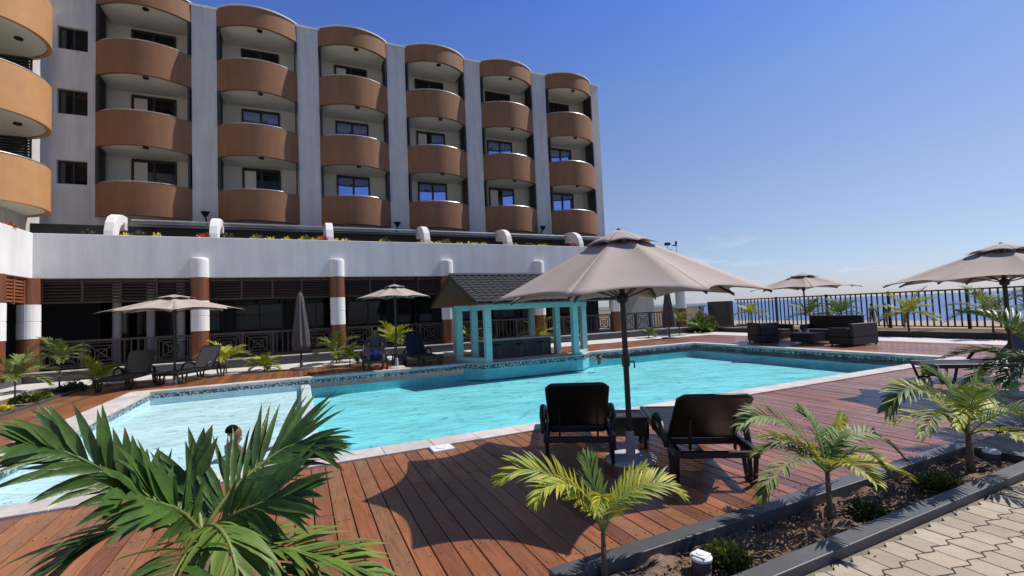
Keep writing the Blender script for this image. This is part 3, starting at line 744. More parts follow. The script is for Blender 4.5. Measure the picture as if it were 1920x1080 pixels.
ypf([b2,(1155,950,2.40),(1180,905,2.46),(1205,875,2.52)],nl=15,ll=.15,lw=.018,droop=.2,t0=.3,seed=25,a0=45,a1=10,lift=.1,up=(0,-.9,.3))
ypf([b2,(1132,950,2.28),(1128,930,2.18),(1122,960,2.08)],nl=14,ll=.11,lw=.018,droop=.8,t0=.3,seed=26,a0=55,a1=20,lift=.2,m=m_leafy)
# --- palm2
p2=empty('palm_plant',(3.52,2.2,0),0,'green palm with drooping arched fronds in the middle of the near planter','palm')
O3=Vector((3.52,2.2,0))
def pf(root,O_,pts,**k): return frond([at(x,y,d)-O_ for x,y,d in pts],parent=root,m=k.pop('m',m_leaf),**k)
t=MB(); t.tube([(0,0,-.03),(0,0,.12),at(1551,880,2.2)-O3],[.028,.02,.015],8); t.build('trunk',m_trunk,p2,smooth=True)
b3=(1551,885,2.2)
for s,pts,kw in ((31,[b3,(1520,835,2.24),(1465,790,2.28),(1420,780,2.3),(1390,795,2.32)],dict(nl=22,ll=.20,up=(0,-.6,.8))),
  (32,[b3,(1575,830,2.22),(1620,812,2.24),(1665,830,2.25),(1700,865,2.25)],dict(nl=22,ll=.20,up=(0,-.5,.8))),
  (33,[b3,(1560,825,2.35),(1570,795,2.45),(1580,785,2.5)],dict(nl=15,ll=.18,up=(0,-1,.3),m=m_leafy,lw=.03)),
  (34,[b3,(1520,860,2.12),(1480,868,2.05),(1445,900,2.0),(1430,930,1.98)],dict(nl=20,ll=.17,droop=.8,m=m_leafpale)),
  (35,[b3,(1535,820,2.3),(1520,790,2.4),(1505,775,2.45)],dict(nl=14,ll=.18,up=(0,-1,.3))),
  (36,[b3,(1590,850,2.1),(1630,850,2.0),(1660,880,1.95)],dict(nl=16,ll=.16,droop=.7)),
  (37,[b3,(1525,850,2.3),(1470,830,2.42),(1420,850,2.5)],dict(nl=18,ll=.17,droop=.8,m=m_leafpale))):
    kw.setdefault('lw',.022); kw.setdefault('droop',.5); kw['nl']=int(kw['nl']*1.6); pf(p2,O3,pts,t0=.14,seed=s,a0=52,a1=13,lift=.15,**kw)
# --- palm3
p3=empty('palm_plant',(5.45,2.13,0),0,'bushy palm with wide fronds at the right end of the near planter','palm')
O4=Vector((5.45,2.13,0))
t=MB(); t.tube([(0,0,-.03),(0,0,.15),at(1816,800,2.13)-O4],[.04,.03,.024],8); t.build('trunk',m_trunk,p3,smooth=True)
b4=(1816,800,2.13)
for s,pts,kw in ((41,[b4,(1775,755,2.16),(1725,730,2.2),(1690,735,2.22),(1665,765,2.24)],dict(nl=22,ll=.26,up=(0,-.6,.8))),
  (42,[b4,(1850,770,2.15),(1890,765,2.18),(1925,790,2.2)],dict(nl=20,ll=.26,up=(0,-.5,.8),m=m_leafy)),
  (43,[b4,(1820,750,2.3),(1830,715,2.42),(1838,695,2.5)],dict(nl=17,ll=.26,up=(0,-1,.3))),
  (44,[b4,(1785,775,2.05),(1755,780,1.98),(1730,815,1.92)],dict(nl=20,ll=.23,droop=.9,m=m_leafpale)),
  (45,[b4,(1790,745,2.3),(1770,715,2.4),(1745,700,2.48)],dict(nl=16,ll=.24,up=(0,-1,.3))),
  (46,[b4,(1850,750,2.25),(1880,725,2.35),(1905,720,2.4)],dict(nl=16,ll=.24,up=(0,-.9,.5))),
  (47,[b4,(1815,770,2.0),(1808,765,1.93),(1795,800,1.86)],dict(nl=16,ll=.18,droop=.8,m=m_leafy))):
    kw.setdefault('lw',.028); kw.setdefault('droop',.5); kw['nl']=int(kw['nl']*1.7); pf(p3,O4,pts,t0=.12,seed=s,a0=52,a1=13,lift=.15,**kw)
for (root,n,L_,sd,bz,mm_) in ((p2,5,.55,301,(0,0,.36),m_leaf),(p3,6,.75,331,(0,0,.36),m_leaf)):
    for i in range(n):
        simple_frond(root,i*2.4+sd,.55+.12*i,L_,26,L_*.34,.022,mm_ if i%2 else m_leafy,sd+i,bz,1.1,.6,.2)
    for i in range(4):
        simple_frond(root,i*1.57+.4,.9,.10,2,.02,.01,m_leafpale,sd+20+i,(0,0,bz[2]-.10),.6,.2,.8)
# --- right edge palm
palm((7.75,2.2,0),'dense dark green palm cropped by the right edge of the photo',h=.78,L_=1.15,nf=13,nl=24,ll=.34,lw=.035,m=m_leafbig,seed=5,trunk=.04,el=(.1,1.2),droop=.9)
# --- small palms
SP=[((-5.75,14.0,0),'thin feathery palm in the left bed nearest the frame edge',.62,.75,7,m_leafpale,.018,51),
 ((-6.15,17.2,0),'tall stemmed young palm in front of the left timber column',.85,.75,9,m_leafpale,.02,52),
 ((-5.2,16.9,0),'low spreading palm beside the black lounger at left',.15,.9,6,m_leafy,.02,53),
 ((-2.2,17.7,0),'young palm right of the lounger with the grey raised back',.45,.8,8,m_leafy,.02,54),
 ((-1.1,17.75,0),'short tufted palm left of the closed umbrella',.1,.6,9,m_leafy,.02,55),
 ((1.2,18.3,0),'wide low palm at the foot of the second column',.35,.95,9,m_leafpale,.02,56),
 ((1.55,16.9,0),'small dark palm behind the seated man on his left',.25,.6,7,m_leaf,.02,57),
 ((3.2,17.6,0),'lush tall palm behind the open umbrella by the seated man',.65,.95,11,m_leafy,.02,58),
 ((6.6,18.6,0),'light green palm seen between the left posts of the pool bar',.5,.8,8,m_leafy,.02,59),
 ((9.3,17.6,0),'light green palm seen under the right side of the pool bar',.5,.9,8,m_leafy,.02,60),
 ((18.6,18.9,0),'yellowing palm before the balustrade at the sea end',.7,.9,8,m_leafpale,.02,61),
 ((16.2,18.6,0),'small pale leafed palm right behind the big umbrella pole',.15,.6,8,m_leafpale,.02,62),
 ((20.3,19.0,0),'low bright palm at the foot of the last column',.2,.8,9,m_leaf,.02,63),
 ((23.3,18.2,.1),'upright bright palm in front of the left end of the fence',.8,.9,8,m_leafy,.025,64),
 ((22.9,14.6,.1),'green palm against the fence left of the far umbrella pole',.7,1.1,9,m_leafpale,.025,65),
 ((22.9,13.2,.1),'spiky green palm rising behind the rattan sofas',.75,1.0,10,m_leaf,.025,66),
 ((22.6,10.4,.1),'bright palm with arching pale frond before the fence',.7,1.2,9,m_leafy,.03,67),
 ((22.4,7.8,.1),'broad palm behind the pole of the right hand umbrella',.7,1.3,10,m_leafpale,.03,68)]
for loc,lab,h,L_,nf,m_,tr,sd in SP:
    palm(loc,lab,h=h,L_=L_,nf=nf+2,nl=20,ll=L_*.42,lw=.045,m=m_,seed=sd,trunk=tr,group='young palms around the pool',el=(.3,1.25),droop=1.0)
palm((34,45.5,0),'distant palm top peeping past the far corner of the hotel',h=8.0,L_=2.2,nf=7,nl=12,ll=.9,lw=.14,m=m_shrubd,seed=77,trunk=.12,el=(.0,.8),droop=1.3)
# --- shrubs
def shrub(loc,r,n,size,m_,label,cat='shrub',squash=.8,name='shrub',group=None,seed=1,m2=None):
    rr=random.Random(seed); mb=MB(); leafcluster(mb,(0,0,0),r,n,size,squash,rr)
    for i in range(5):
        a=rr.uniform(0,6.3); leafcluster(mb,(math.cos(a)*r*.45,math.sin(a)*r*.45,r*.15*rr.random()),r*.6,n//5,size,squash,rr)
    o=mb.build(name,m_); o.location=loc; return tag(o,label,cat,group)
shrub((2.42,2.18,.01),.13,900,.035,m_shrub,'rounded light green shrub beside the white topped garden lamp',seed=2)
shrub((3.82,2.10,.01),.13,900,.028,m_shrubd,'dry brown green dome shrub right of the drooping palm',seed=3)
shrub((4.85,2.12,.01),.16,700,.035,m_shrub,'small leafy shrub with yellow tips left of the bushy palm',seed=4,squash=.7)
shrub((4.98,2.02,.02),.05,60,.03,m_yellow,'tiny yellow flower cluster on the shrub by the bushy palm','flower',seed=6,name='flower_clump')
shrub((21.1,19.6,.0),.72,900,.22,m_shrub,'large rounded leafy bush in front of the beige wall',seed=7,squash=1.3)
shrub((-5.75,14.75,0),.34,500,.09,m_shrub,'spreading yellow green ground shrub in the left bed',seed=8,squash=.45)
shrub((-5.8,13.4,0),.25,300,.08,m_yellow,'low yellow flowered plant at the left edge bed','flower',seed=9,squash=.4,name='flower_clump')
shrub((-5.6,16.3,0),.3,300,.09,m_shrubd,'dark low shrub at the corner of the left bed',seed=10,squash=.5)
shrub((-5.75,17.0,0),.16,120,.09,m_shrub,'little yellow leaved sprig behind the dark corner shrub',seed=12,squash=.8)
# parapet planting
rr=random.Random(15); mb=MB()
x=-7.4
while x<13:
    if rr.random()<.6: leafcluster(mb,(x,20.36,4.83),.15,40,.09,.8,rr)
    x+=rr.uniform(.25,.6)
tag(mb.build('parapet_flowers',m_yellow),'low yellow flowering plants trailing along the white parapet top','flowers',kind='stuff')
mb=MB(); mb.box(-7.7,19.3,20.26,20.6,4.3,4.79); struct(mb.build('parapet_soil',m_soil))
k=0
for px,mm_,lab in ((168,m_shrubd,'thin dry plant left of the first white arm'),(262,m_shrubd,'grey green plant at the foot of the first white arm'),(383,m_red,'red flower clump just before the second white arm'),(430,m_shrubd,'brownish plant just after the second white arm'),(484,m_shrub,'tall green sprig between second and third white arms'),(573,m_shrub,'small yellow green sprig left of the third white arm'),(605,m_red,'reddish plant at the foot of the third white arm'),(722,m_shrubd,'brown plant before the fourth white arm'),(835,m_shrub,'green plant after the fourth white arm'),(990,m_shrubd,'small dark plant right of the fifth white arm'),(1075,m_red,'red flowers before the last white arm')):
    p=at(px,452,20.42); k+=1
    shrub((p.x,20.40,4.80),.2,90,.10,mm_,lab,'flower plant',1.2,'flower_plant','plants standing along the parapet',20+k)
shrub((-7.95,18.9,4.80),.15,60,.08,m_red,'red flower clump on the left corner parapet','flower plant',1.0,'flower_plant','plants standing along the parapet',40)
# ------------------------------------------------------------------ umbrellas
def umbrella(loc,Rr,rim,top,rot,label,tilt=0,cap=True,open_base=True,scallop=.14):
    e=empty('umbrella',loc,rot,label,'umbrella','open taupe umbrellas')
    mb=MB(); nu,nv=8,12; vt=.16
    ridge=[]
    for k in range(8):
        a0=k*math.pi/4; a1=a0+math.pi/4
        grid=[]
        for j in range(nv+1):
            v=vt+(1-vt)*j/nv; row=[]
            for i in range(nu+1):
                u=i/nu
                pa=Vector((math.cos(a0),math.sin(a0),0)); pb=Vector((math.cos(a1),math.sin(a1),0))
                d=pa.lerp(pb,u); s=4*u*(1-u)
                rad=v*Rr*(1-scallop*s*v**3)
                z=top-(top-rim)*(v**1.08) - s*.035*Rr*math.sin(v*math.pi)*.9 + .045*Rr*s*v**6
                # tension wrinkles towards the rim corners
                wr=math.exp(-min(u,1-u)*9)*max(0,v-.72)/.28
                z+=.008*wr*math.sin(60*min(u,1-u)+v*8)
                row.append(mb.av((d.x*rad,d.y*rad,z)))
            grid.append(row)
        for j in range(nv):
            for i in range(nu): mb.face((grid[j][i],grid[j][i+1],grid[j+1][i+1],grid[j+1][i]))
    ca=mb.build('canopy',m_canvas,e,smooth=False,solid=.004)
    for p in ca.data.polygons: p.use_smooth=True
    # mark ridge edges sharp via per-panel separate vertices (already separate)
    v=MB(); 
    for k in range(8):
        a0=k*math.pi/4; a1=a0+math.pi/4; rows=[]
        for j in range(5):
            q=.02+.27*j/4
            row=[]
            for i in range(7):
                u=i/6; d=Vector((math.cos(a0),math.sin(a0),0)).lerp(Vector((math.cos(a1),math.sin(a1),0)),u); s=4*u*(1-u)
                rad=q*Rr*(1-.16*s*(j/4)**2); z=top+.045-(top-rim)*(q**1.05)*.95+ .035*s*(j/4)**2
                row.append(v.av((d.x*rad,d.y*rad,z)))
            rows.append(row)
        for j in range(4):
            for i in range(6): v.face((rows[j][i],rows[j][i+1],rows[j+1][i+1],rows[j+1][i]))
    v.build('vent_cap',m_canvas,ca,smooth=True,solid=.004)
    p=MB(); p.tube([(0,0,.02),(0,0,top-.02)],.03,12); p.lathe([(.02,0),(.022,.03),(.012,.04)],(0,0,top+.02),10); p.build('pole',m_dark,e,smooth=False)
    hubz=rim+.12*(top-rim)
    h=MB(); h.lathe([(.035,-.06),(.06,-.04),(.06,.03),(.035,.05)],(0,0,hubz-.08),12); h.build('hub',m_dark,e)
    for k in range(8):
        a=k*math.pi/4; c,s=math.cos(a),math.sin(a); rb=MB()
        pts=[]
        for j in range(6):
            vv=.02+.97*j/5; pts.append((c*vv*Rr,s*vv*Rr,top-(top-rim)*vv**1.08-.018))
        for A,B in zip(pts,pts[1:]): rb.bar(A,B,.014,.02)
        rb.bar((c*.05,s*.05,hubz-.08),pts[3],.012,.014)
        rb.build('rib',m_dark,e)
    cr=MB(); cr.lathe([(.04,-.05),(.045,-.03),(.045,.05),(.04,.07)],(0,0,1.05),10); cr.tube([(.03,0,1.05),(.1,0,1.05),(.1,0,.98)],.009,6); cr.build('crank',m_dark,e)
    b=MB(); b.lathe([(.27,0),(.27,.03),(.22,.05),(.05,.065),(.045,.30),(.033,.31)],(0,0,0.004),24); b.build('base',m_base,e)
    return e
un=umbrella((3.2,4.06,0),1.44,1.74,2.45,R(-11),'large taupe umbrella over the two near black loungers',scallop=.15)
umbrella((-3.3,16.3,0),1.78,2.05,2.5,R(10),'taupe umbrella at the left over the dark loungers')
umbrella((2.78,14.95,0),1.2,2.22,2.62,R(5),'taupe umbrella beside the seated man and pool bar')
umbrella((17.95,11.6,0),1.9,2.03,2.62,R(-5),'taupe umbrella over the rattan sofas by the fence')
umbrella((10.2,3.37,0),1.55,1.80,2.36,R(-8),'taupe umbrella cropped by the right edge of the photo')
def closed_umbrella(loc,label,h=2.6):
    e=empty('closed_umbrella',loc,0,label,'umbrella','closed grey umbrellas')
    mb=MB(); n=48; prof=[(h-.02,.03),(h-.12,.09),(h-.3,.13),(h-.6,.17),(h-1.0,.22),(h-1.4,.27),(h-1.75,.31),(h-1.95,.30)]
    rings=[]
    for z,r_ in prof:
        ring=[]
        for k in range(n):
            a=2*math.pi*k/n; f=1-.32*abs(math.sin(a*4+z*.4))*min(1,(h-z)*2)
            ring.append(mb.av((math.cos(a)*r_*f,math.sin(a)*r_*f,z-(.06*abs(math.sin(a*4)) if z<h-1.9 else 0))))
        rings.append(ring)
    for A,B in zip(rings,rings[1:]):
        for k in range(n): j=(k+1)%n; mb.face((A[k],A[j],B[j],B[k]))
    mb.build('folded_canopy',m_canvas_dark,e,smooth=True,solid=.004)
    p=MB(); p.tube([(0,0,.02),(0,0,h+.04)],.028,10); p.build('pole',m_dark,e)
    b=MB(); b.lathe([(.38,0),(.38,.03),(.33,.05),(.05,.06),(.045,.3)],(0,0,.004),24); b.build('base',m_charcoal,e)
closed_umbrella((.03,17.2,0),'closed grey umbrella standing left of the second column')
closed_umbrella((16.35,17.3,0),'closed grey umbrella near the beige wall at the sea end')
# ------------------------------------------------------------------ loungers
def make_lounger(loc,rz,label,ang=44,cush=m_black,blen=.74):
    e=empty('sun_lounger',loc,rz,label,'sun lounger','black resin sun loungers')
    Ln=1.9; hw=.34; zs=.33; hy=.50
    f=MB()
    for s in (-1,1):
        f.box(s*hw-.03,s*hw+.03,0,Ln,zs-.07,zs+.01)
    f.box(-hw+.03,hw-.03,0,.05,zs-.07,zs-.01); f.box(-hw+.03,hw-.03,Ln-.05,Ln,zs-.07,zs+.005)
    f.box(-hw+.03,hw-.03,hy-.03,hy+.03,zs-.08,zs-.02)
    f.build('frame',m_black,e,bevel=.012)
    s_=MB(); y=hy+.04
    while y<Ln-.07:
        s_.box(-hw+.032,hw-.032,y,y+.055,zs-.03,zs-.004); y+=.07
    s_.build('seat',m_black,e,bevel=.004)
    a=R(ang); b=MB(); b.xf=Matrix.Translation((0,hy,zs))@Matrix.Rotation(-a,4,'X')
    # panel extends toward -y then tilted up
    b.xf=Matrix.Translation((0,hy,zs))@Matrix.Rotation(-a,4,'X')
    n=14
    def cw(u): return hw-.035+.012*math.sin(u*math.pi)
    L0=[b.av((-cw(i/n),-blen*i/n,.012)) for i in range(n+1)]; R0=[b.av((cw(i/n),-blen*i/n,.012)) for i in range(n+1)]
    L1=[b.av((-cw(i/n),-blen*i/n,-.022)) for i in range(n+1)]; R1=[b.av((cw(i/n),-blen*i/n,-.022)) for i in range(n+1)]
    for i in range(n):
        b.face((L0[i],L0[i+1],R0[i+1],R0[i])); b.face((L1[i+1],L1[i],R1[i],R1[i+1])); b.face((L0[i+1],L0[i],L1[i],L1[i+1])); b.face((R0[i],R0[i+1],R1[i+1],R1[i]))
    b.face((L0[n],L1[n],R1[n],R0[n])); b.face((L0[0],R0[0],R1[0],L1[0]))
    bo=b.build('backrest',cush,e,bevel=.01)
    rm=MB(); rm.xf=b.xf; c_=.05
    pts=[(-hw+.03,0,0),(-hw+.025,-blen+c_,0),(-hw+.025+c_,-blen,0),(hw-.025-c_,-blen,0),(hw-.025,-blen+c_,0),(hw-.03,0,0)]
    rm.tube(pts,.02,8); rm.build('backrest_rim',m_black,bo,smooth=True)
    sp=MB()
    for s in (-1,1): sp.bar((s*.2,hy-.36,zs-.03),(s*.2,hy-.42,zs+math.sin(a)*.42*.96),.03,.02)
    sp.build('backrest_prop',m_black,e)
    for s in (-1,1):
        # rear leg pair and front loop leg
        for y0 in (.03,Ln-.38):
            l=MB(); x=s*hw
            for A,B in (((x,y0,zs-.05),(x,y0+.06,0.02)),((x,y0+.34,zs-.05),(x,y0+.26,.02)),((x,y0+.05,.02),(x,y0+.27,.02)),((x,y0+.17,zs-.05),(x,y0+.16,.02))):
                l.bar(A,B,.035,.04,(0,1,0) if abs(A[0]-B[0])<1e-6 and abs(A[2]-B[2])>.1 else (0,0,1))
            l.build('leg',m_black,e,bevel=.008)
        am=MB(); am.tube([(s*(hw+.035),hy-.22,zs-.04),(s*(hw+.055),hy-.1,zs+.13),(s*(hw+.055),hy+.08,zs+.19),(s*(hw+.05),hy+.28,zs+.15),(s*(hw+.035),hy+.42,zs-.03)],[.03,.032,.032,.032,.026],8)
        am.build('armrest',m_black,e,smooth=True)
    return e
m_back_lit=mat('sunlit_backrest',(.09,.095,.105),.6,30,.15,.2,200)  # paler copy of the black backrest, sunlight put into the colour
make_lounger((2.60,4.12,0),R(-31),'black lounger seen from behind, left of the near umbrella pole',ang=46)
make_lounger((3.36,3.05,0),R(-31),'black lounger right of the near umbrella pole with reclined back',ang=42)
make_lounger((12.35,3.7,0),R(53),'black lounger at the right edge behind the palms',ang=50)
make_lounger((-4.2,17.1,0),R(172),'dark lounger in shade at the far left under the umbrella',ang=55)
make_lounger((-2.45,17.3,0),R(150),'lounger with lit grey raised back left of the young palm',ang=58,cush=m_back_lit)
make_lounger((2.25,16.4,0),R(175),'black lounger under the seated man',ang=30)
make_lounger((3.55,16.3,0),R(188),'black lounger with upright back between seated man and pool bar',ang=62)
# side table near
def side_table(loc,rz,label,w=.5,d=.5,h=.36):
    e=empty('side_table',loc,rz,label,'table','low black side tables')
    t=MB(); t.box(-w/2,w/2,-d/2,-d/2+.03,h-.04,h); t.box(-w/2,w/2,d/2-.03,d/2,h-.04,h); t.box(-w/2,-w/2+.03,-d/2+.03,d/2-.03,h-.04,h); t.box(w/2-.03,w/2,-d/2+.03,d/2-.03,h-.04,h)
    x=-w/2+.04
    while x<w/2-.04: t.box(x,x+.012,-d/2+.03,d/2-.03,h-.02,h-.004); x+=.022
    t.build('table_top',m_black,e)
    for sx in (-1,1):
        for sy in (-1,1):
            l=MB(); l.bar((sx*(w/2-.03),sy*(d/2-.03),0),(sx*(w/2-.04),sy*(d/2-.04),h-.04),.04); l.build('leg',m_black,e)
    ap=MB(); ap.box(-w/2+.02,w/2-.02,-d/2+.01,-d/2+.02,h-.22,h-.041); ap.build('apron',m_black,e)
side_table((3.56,4.56,0),R(-31),'low black slatted table behind the near umbrella pole',w=.42,d=.42)
side_table((2.95,14.95+.45,0),0,'low black table between the man and the upright lounger',w=.45,d=.4,h=.4)
# ------------------------------------------------------------------ rattan lounge set
def sofa(loc,rz,w,label,name='rattan_sofa',hb=.78):
    e=empty(name,loc,rz,label,'sofa' if w>1 else 'armchair','black rattan lounge furniture')
    d=.8
    b=MB(); b.box(-w/2,w/2,-d/2,d/2,.05,.30); b.build('base',m_rattan,e,bevel=.02)
    b=MB(); b.box(-w/2,w/2,d/2-.14,d/2,.301,hb); b.build('backrest',m_rattan,e,bevel=.03)
    for s in (-1,1):
        a=MB(); a.box(min(s*w/2,s*(w/2-.13)),max(s*w/2,s*(w/2-.13)),-d/2,d/2-.141,.301,.62); a.build('armrest',m_rattan,e,bevel=.03)
    n=max(1,round((w-.26)/.62)); cw_=(w-.28)/n
    for i in range(n):
        c=MB(); c.box(-w/2+.14+i*cw_+.005,-w/2+.14+(i+1)*cw_-.005,-d/2+.01,d/2-.145,.302,.43); c.build('cushion',m_cloth,e,bevel=.03)
    for sx in (-1,1):
        for sy in (-1,1):
            l=MB(); l.box(sx*(w/2-.06)-.02,sx*(w/2-.06)+.02,sy*(d/2-.06)-.02,sy*(d/2-.06)+.02,0,.049); l.build('foot',m_black,e)
sofa((16.75,12.6,0),R(60),.95,'black rattan armchair at the left end of the lounge set','rattan_armchair')
sofa((18.1,13.1,0),R(0),1.5,'black rattan sofa at the back left of the lounge set',hb=.7)
sofa((19.0,11.3,0),R(-90),2.0,'long black rattan sofa with tall back nearest the fence',hb=.95)
sofa((17.25,9.55,0),R(178),1.35,'black rattan sofa with its back to the pool at right of the set',hb=.76)
e=empty('coffee_table',(17.2,11.1,0),R(0),'low black rattan coffee table under the far umbrella','table')
b=MB(); b.box(-.4,.4,-.4,.4,.06,.36); b.build('table_base',m_rattan,e,bevel=.02)
b=MB(); b.box(-.42,.42,-.42,.42,.361,.385); b.build('table_top',m_black,e,bevel=.005)
for i,(dx,dy,lab) in enumerate(((-.2,.12,'small white cup, left one on the rattan coffee table'),(-.15,-.12,'small white cup, right one on the rattan coffee table'))):
    c=MB(); c.lathe([(.035,0),(.05,.06),(.055,.11),(.048,.11),(.03,.02)],(0,0,0),14); o=c.build('cup',m_lamp); o.location=(17.2+dx,11.1+dy,.385); tag(o,lab,'cup','cups on the coffee table')
# ------------------------------------------------------------------ pool bar
bar=empty('pool_bar',(7.15,15.1,0),0,'turquoise swim-up pool bar with dark tiled gable roof','bar')
BX=Matrix.Translation((-7.15,-15.1,0))
def bm_(): m=MB(); m.xf=BX; return m
POST=[(5.5,13.9,.03),(5.5,15.15,0),(4.95,15.15,0),(8.8,13.9,.03),(8.8,15.15,0),(9.98,15.15,0),(5.5,17.2,0),(8.8,17.2,0)]
for x,y,z0 in POST:
    m=bm_(); m.box(x-.105,x+.105,y-.105,y+.105,z0,.62); m.box(x-.095,x+.095,y-.095,y+.095,.62,.64); m.box(x-.105,x+.105,y-.105,y+.105,.64,1.15); m.box(x-.095,x+.095,y-.095,y+.095,1.15,1.17); m.box(x-.105,x+.105,y-.105,y+.105,1.17,1.72)
    m.build('post',m_turq,bar,bevel=.006)
m=bm_(); m.box(5.35,8.95,13.78,14.02,1.722,1.90); m.build('beam',m_turq,bar,bevel=.006)
m=bm_(); m.box(4.82,5.375,15.03,15.27,1.722,1.90); m.build('beam',m_turq,bar); m=bm_(); m.box(8.955,10.1,15.03,15.27,1.722,1.90); m.build('beam',m_turq,bar,bevel=.006)
m=bm_(); m.box(5.38,5.62,14.025,17.3,1.722,1.895); m.box(8.68,8.92,14.025,17.3,1.722,1.895); m.box(5.625,8.675,17.08,17.32,1.722,1.89); m.build('beam',m_turq,bar)
m=bm_(); m.prism([(4.83,15.0),(5.4,13.8),(5.6,13.95),(5.6,14.1),(5.08,15.25),(4.83,15.25)],.028,.17); m.build('low_wall',m_turq,bar); m=bm_(); m.prism([(8.75,13.8),(8.95,13.8),(10.05,15.0),(10.05,15.25),(9.85,15.25),(8.75,14.1)],.028,.08); m.build('low_wall',m_turq,bar)
m=bm_(); m.box(5.7,8.6,15.3,15.5,-.2,.62); m.build('counter_front',m_charcoal,bar)
m=bm_(); m.box(5.6,8.7,15.15,15.75,.622,.67); m.build('counter_top',m_path,bar,bevel=.008)
m=bm_(); m.prism([(4.8,14.4),(5.3,13.72),(9.0,13.72),(9.7,14.4)],-.145,-.006); m.build('plinth',m_mosaic,bar)
m=bm_(); m.prism([(4.82,14.38),(5.32,13.74),(8.98,13.74),(9.68,14.38)],-.5,-.146); m.build('plinth_wall',m_deep,bar)
m=bm_(); m.prism([(4.8,14.36),(5.3,13.70),(9.0,13.70),(9.7,14.36),(9.7,14.7),(4.8,14.7)],-.004,.026); m.build('plinth_top',m_coping,bar)
for i in range(3):
    s=empty('bar_stool',(6.3+i*.85,14.9,.0),0,['fixed bar stool nearest the left front post of the bar','middle fixed bar stool in the pool bar','fixed bar stool nearest the right front post of the bar'][i],'stool','stools in the pool bar')
    m=MB(); m.tube([(0,0,0),(0,0,.44)],.06,10); m.build('stem',m_charcoal,s)
    m=MB(); m.lathe([(.05,.44),(.17,.45),(.17,.50),(.15,.52)],(0,0,0),16); m.build('seat',m_black,s)
# roof
def tile_slope(x0,x1,ya,za,yb,zb):
    m=bm_(); nx=int((x1-x0)/.045); rows=10; ids=[]
    for j in range(rows*2+1):
        t_=j/(rows*2); 
        for rep in (0,1):
            pass
    prev=None
    for j in range(rows):
        for e_ in (0,1):
            t_=(j+e_)/rows; y=ya+(yb-ya)*t_; z=za+(zb-za)*t_+(.035 if e_==1 else 0.0)
            row=[m.av((x0+(x1-x0)*i/nx,y,z+.034*abs(math.sin(i*math.pi/6)))) for i in range(nx+1)]
            if prev is not None:
                for i in range(nx): m.face((prev[i],prev[i+1],row[i+1],row[i]))
            prev=row
    return m
RZ=3.0; RY=16.0; EZ=1.93; EY=13.25; BYe=18.6
m=tile_slope(4.95,10.6,RY,RZ,EY,EZ); rf=m.build('roof',m_rooft,bar)
m=tile_slope(4.95,10.6,RY,RZ,BYe,EZ+.02); m.build('roof_back',m_rooft,rf)
m=bm_(); m.prismx([(EY+.02,EZ-.05),(RY,RZ-.05),(RY,RZ-.01),(EY+.02,EZ-.01)],4.96,10.59); m.prismx([(RY,RZ-.05),(BYe-.02,EZ-.03),(BYe-.02,EZ+.01),(RY,RZ-.01)],4.96,10.59); m.build('soffit',m_thatch,bar)
m=bm_(); m.tube([(4.93,RY,RZ+.05),(10.62,RY,RZ+.05)],.07,8)
m.build('ridge_tile',m_rooft,rf)
for x in (4.93,10.6):
    m=bm_(); m.bar((x,EY,EZ),(x,RY,RZ),.04,.14); m.build('bargeboard',m_dark,bar)
    m=bm_(); m.bar((x,RY,RZ),(x,BYe,EZ),.04,.14); m.build('bargeboard',m_dark,bar)

# ------------------------------------------------------------------ fence
FX=25.0
posts=[20.6,17.75,15.0,12.2,9.43,6.65,3.9,1.1,-1.7]
posts=[20.6-2.8*i for i in range(9)]
for i in range(8):
    y1,y0=posts[i],posts[i+1]
    lab=['first black bar fence panel beside the dark gate pier','second black fence panel from the beige wall, behind a palm','third black fence panel left of the far umbrella pole','fourth fence panel, behind the rattan sofas','fifth fence panel with people on the beach behind','sixth fence panel left of the right umbrella pole','seventh fence panel at the right edge of the photo','last fence panel beyond the right edge'][i]
    e=empty('fence_panel',(FX,y0,.14),0,lab,'fence','black metal fence panels facing the sea')
    m=MB(); m.box(-.03,.03,0,2.8,1.60,1.66); m.build('top_rail',m_black,e)
    m=MB(); m.box(-.03,.03,0,2.8,.06,.11); m.build('bottom_rail',m_black,e)
    m=MB(); m.box(-.05,.05,-.05,.05,0,1.69); m.build('post',m_black,e)
    for k in range(1,12):
        b=MB(); y=k*2.8/12; b.box(-.022,.022,y-.026,y+.026,.111,1.599); b.build('bar',m_black,e)
e=empty('gate_pier',(24.6,21.4,0),0,'dark grey screen and pier where the fence meets the beige wall','pier')
m=MB(); m.box(-.1,.3,-.75,.9,0,1.72); m.build('pier',m_dark,e)
m=MB()
for k in range(14): m.box(-.13,-.101,-.7,.85,.1+k*.11,.16+k*.11)
m.build('slat_face',m_dark,e)
m=MB(); m.box(24.0,24.3,22.4,34,-.1,1.42); m.box(23.9,24.4,22.35,34,1.421,1.52)
tag(m.build('boundary_wall',m_beige),'low beige boundary wall with coping left of the fence','wall')
# garden lamps
def garden_lamp(loc,label,s=1.0,rz=.3):
    e=empty('garden_lamp',loc,rz,label,'lamp','black garden lamps with white tops',scale=s)
    m=MB(); m.lathe([(.055,0),(.062,.06),(.060,.10)],(0,0,0),20); m.build('body',m_charcoal,e,smooth=False)
    m=MB(); m.lathe([(.066,.10),(.068,.115),(.060,.122)],(0,0,0),24); m.build('collar',m_lamp,e)
    m=MB(); m.box(-.045,.045,-.045,.045,.123,.132); m.lathe([(.030,.132),(.030,.136),(.026,.137)],(0,0,0),20); m.build('cap',m_lamp,e,bevel=.003)
garden_lamp((2.20,2.17,0),'white topped round garden lamp at the bottom beside the green shrub',.95)
garden_lamp((6.02,2.19,0),'white topped garden lamp at the far corner of the near planter',1.0)
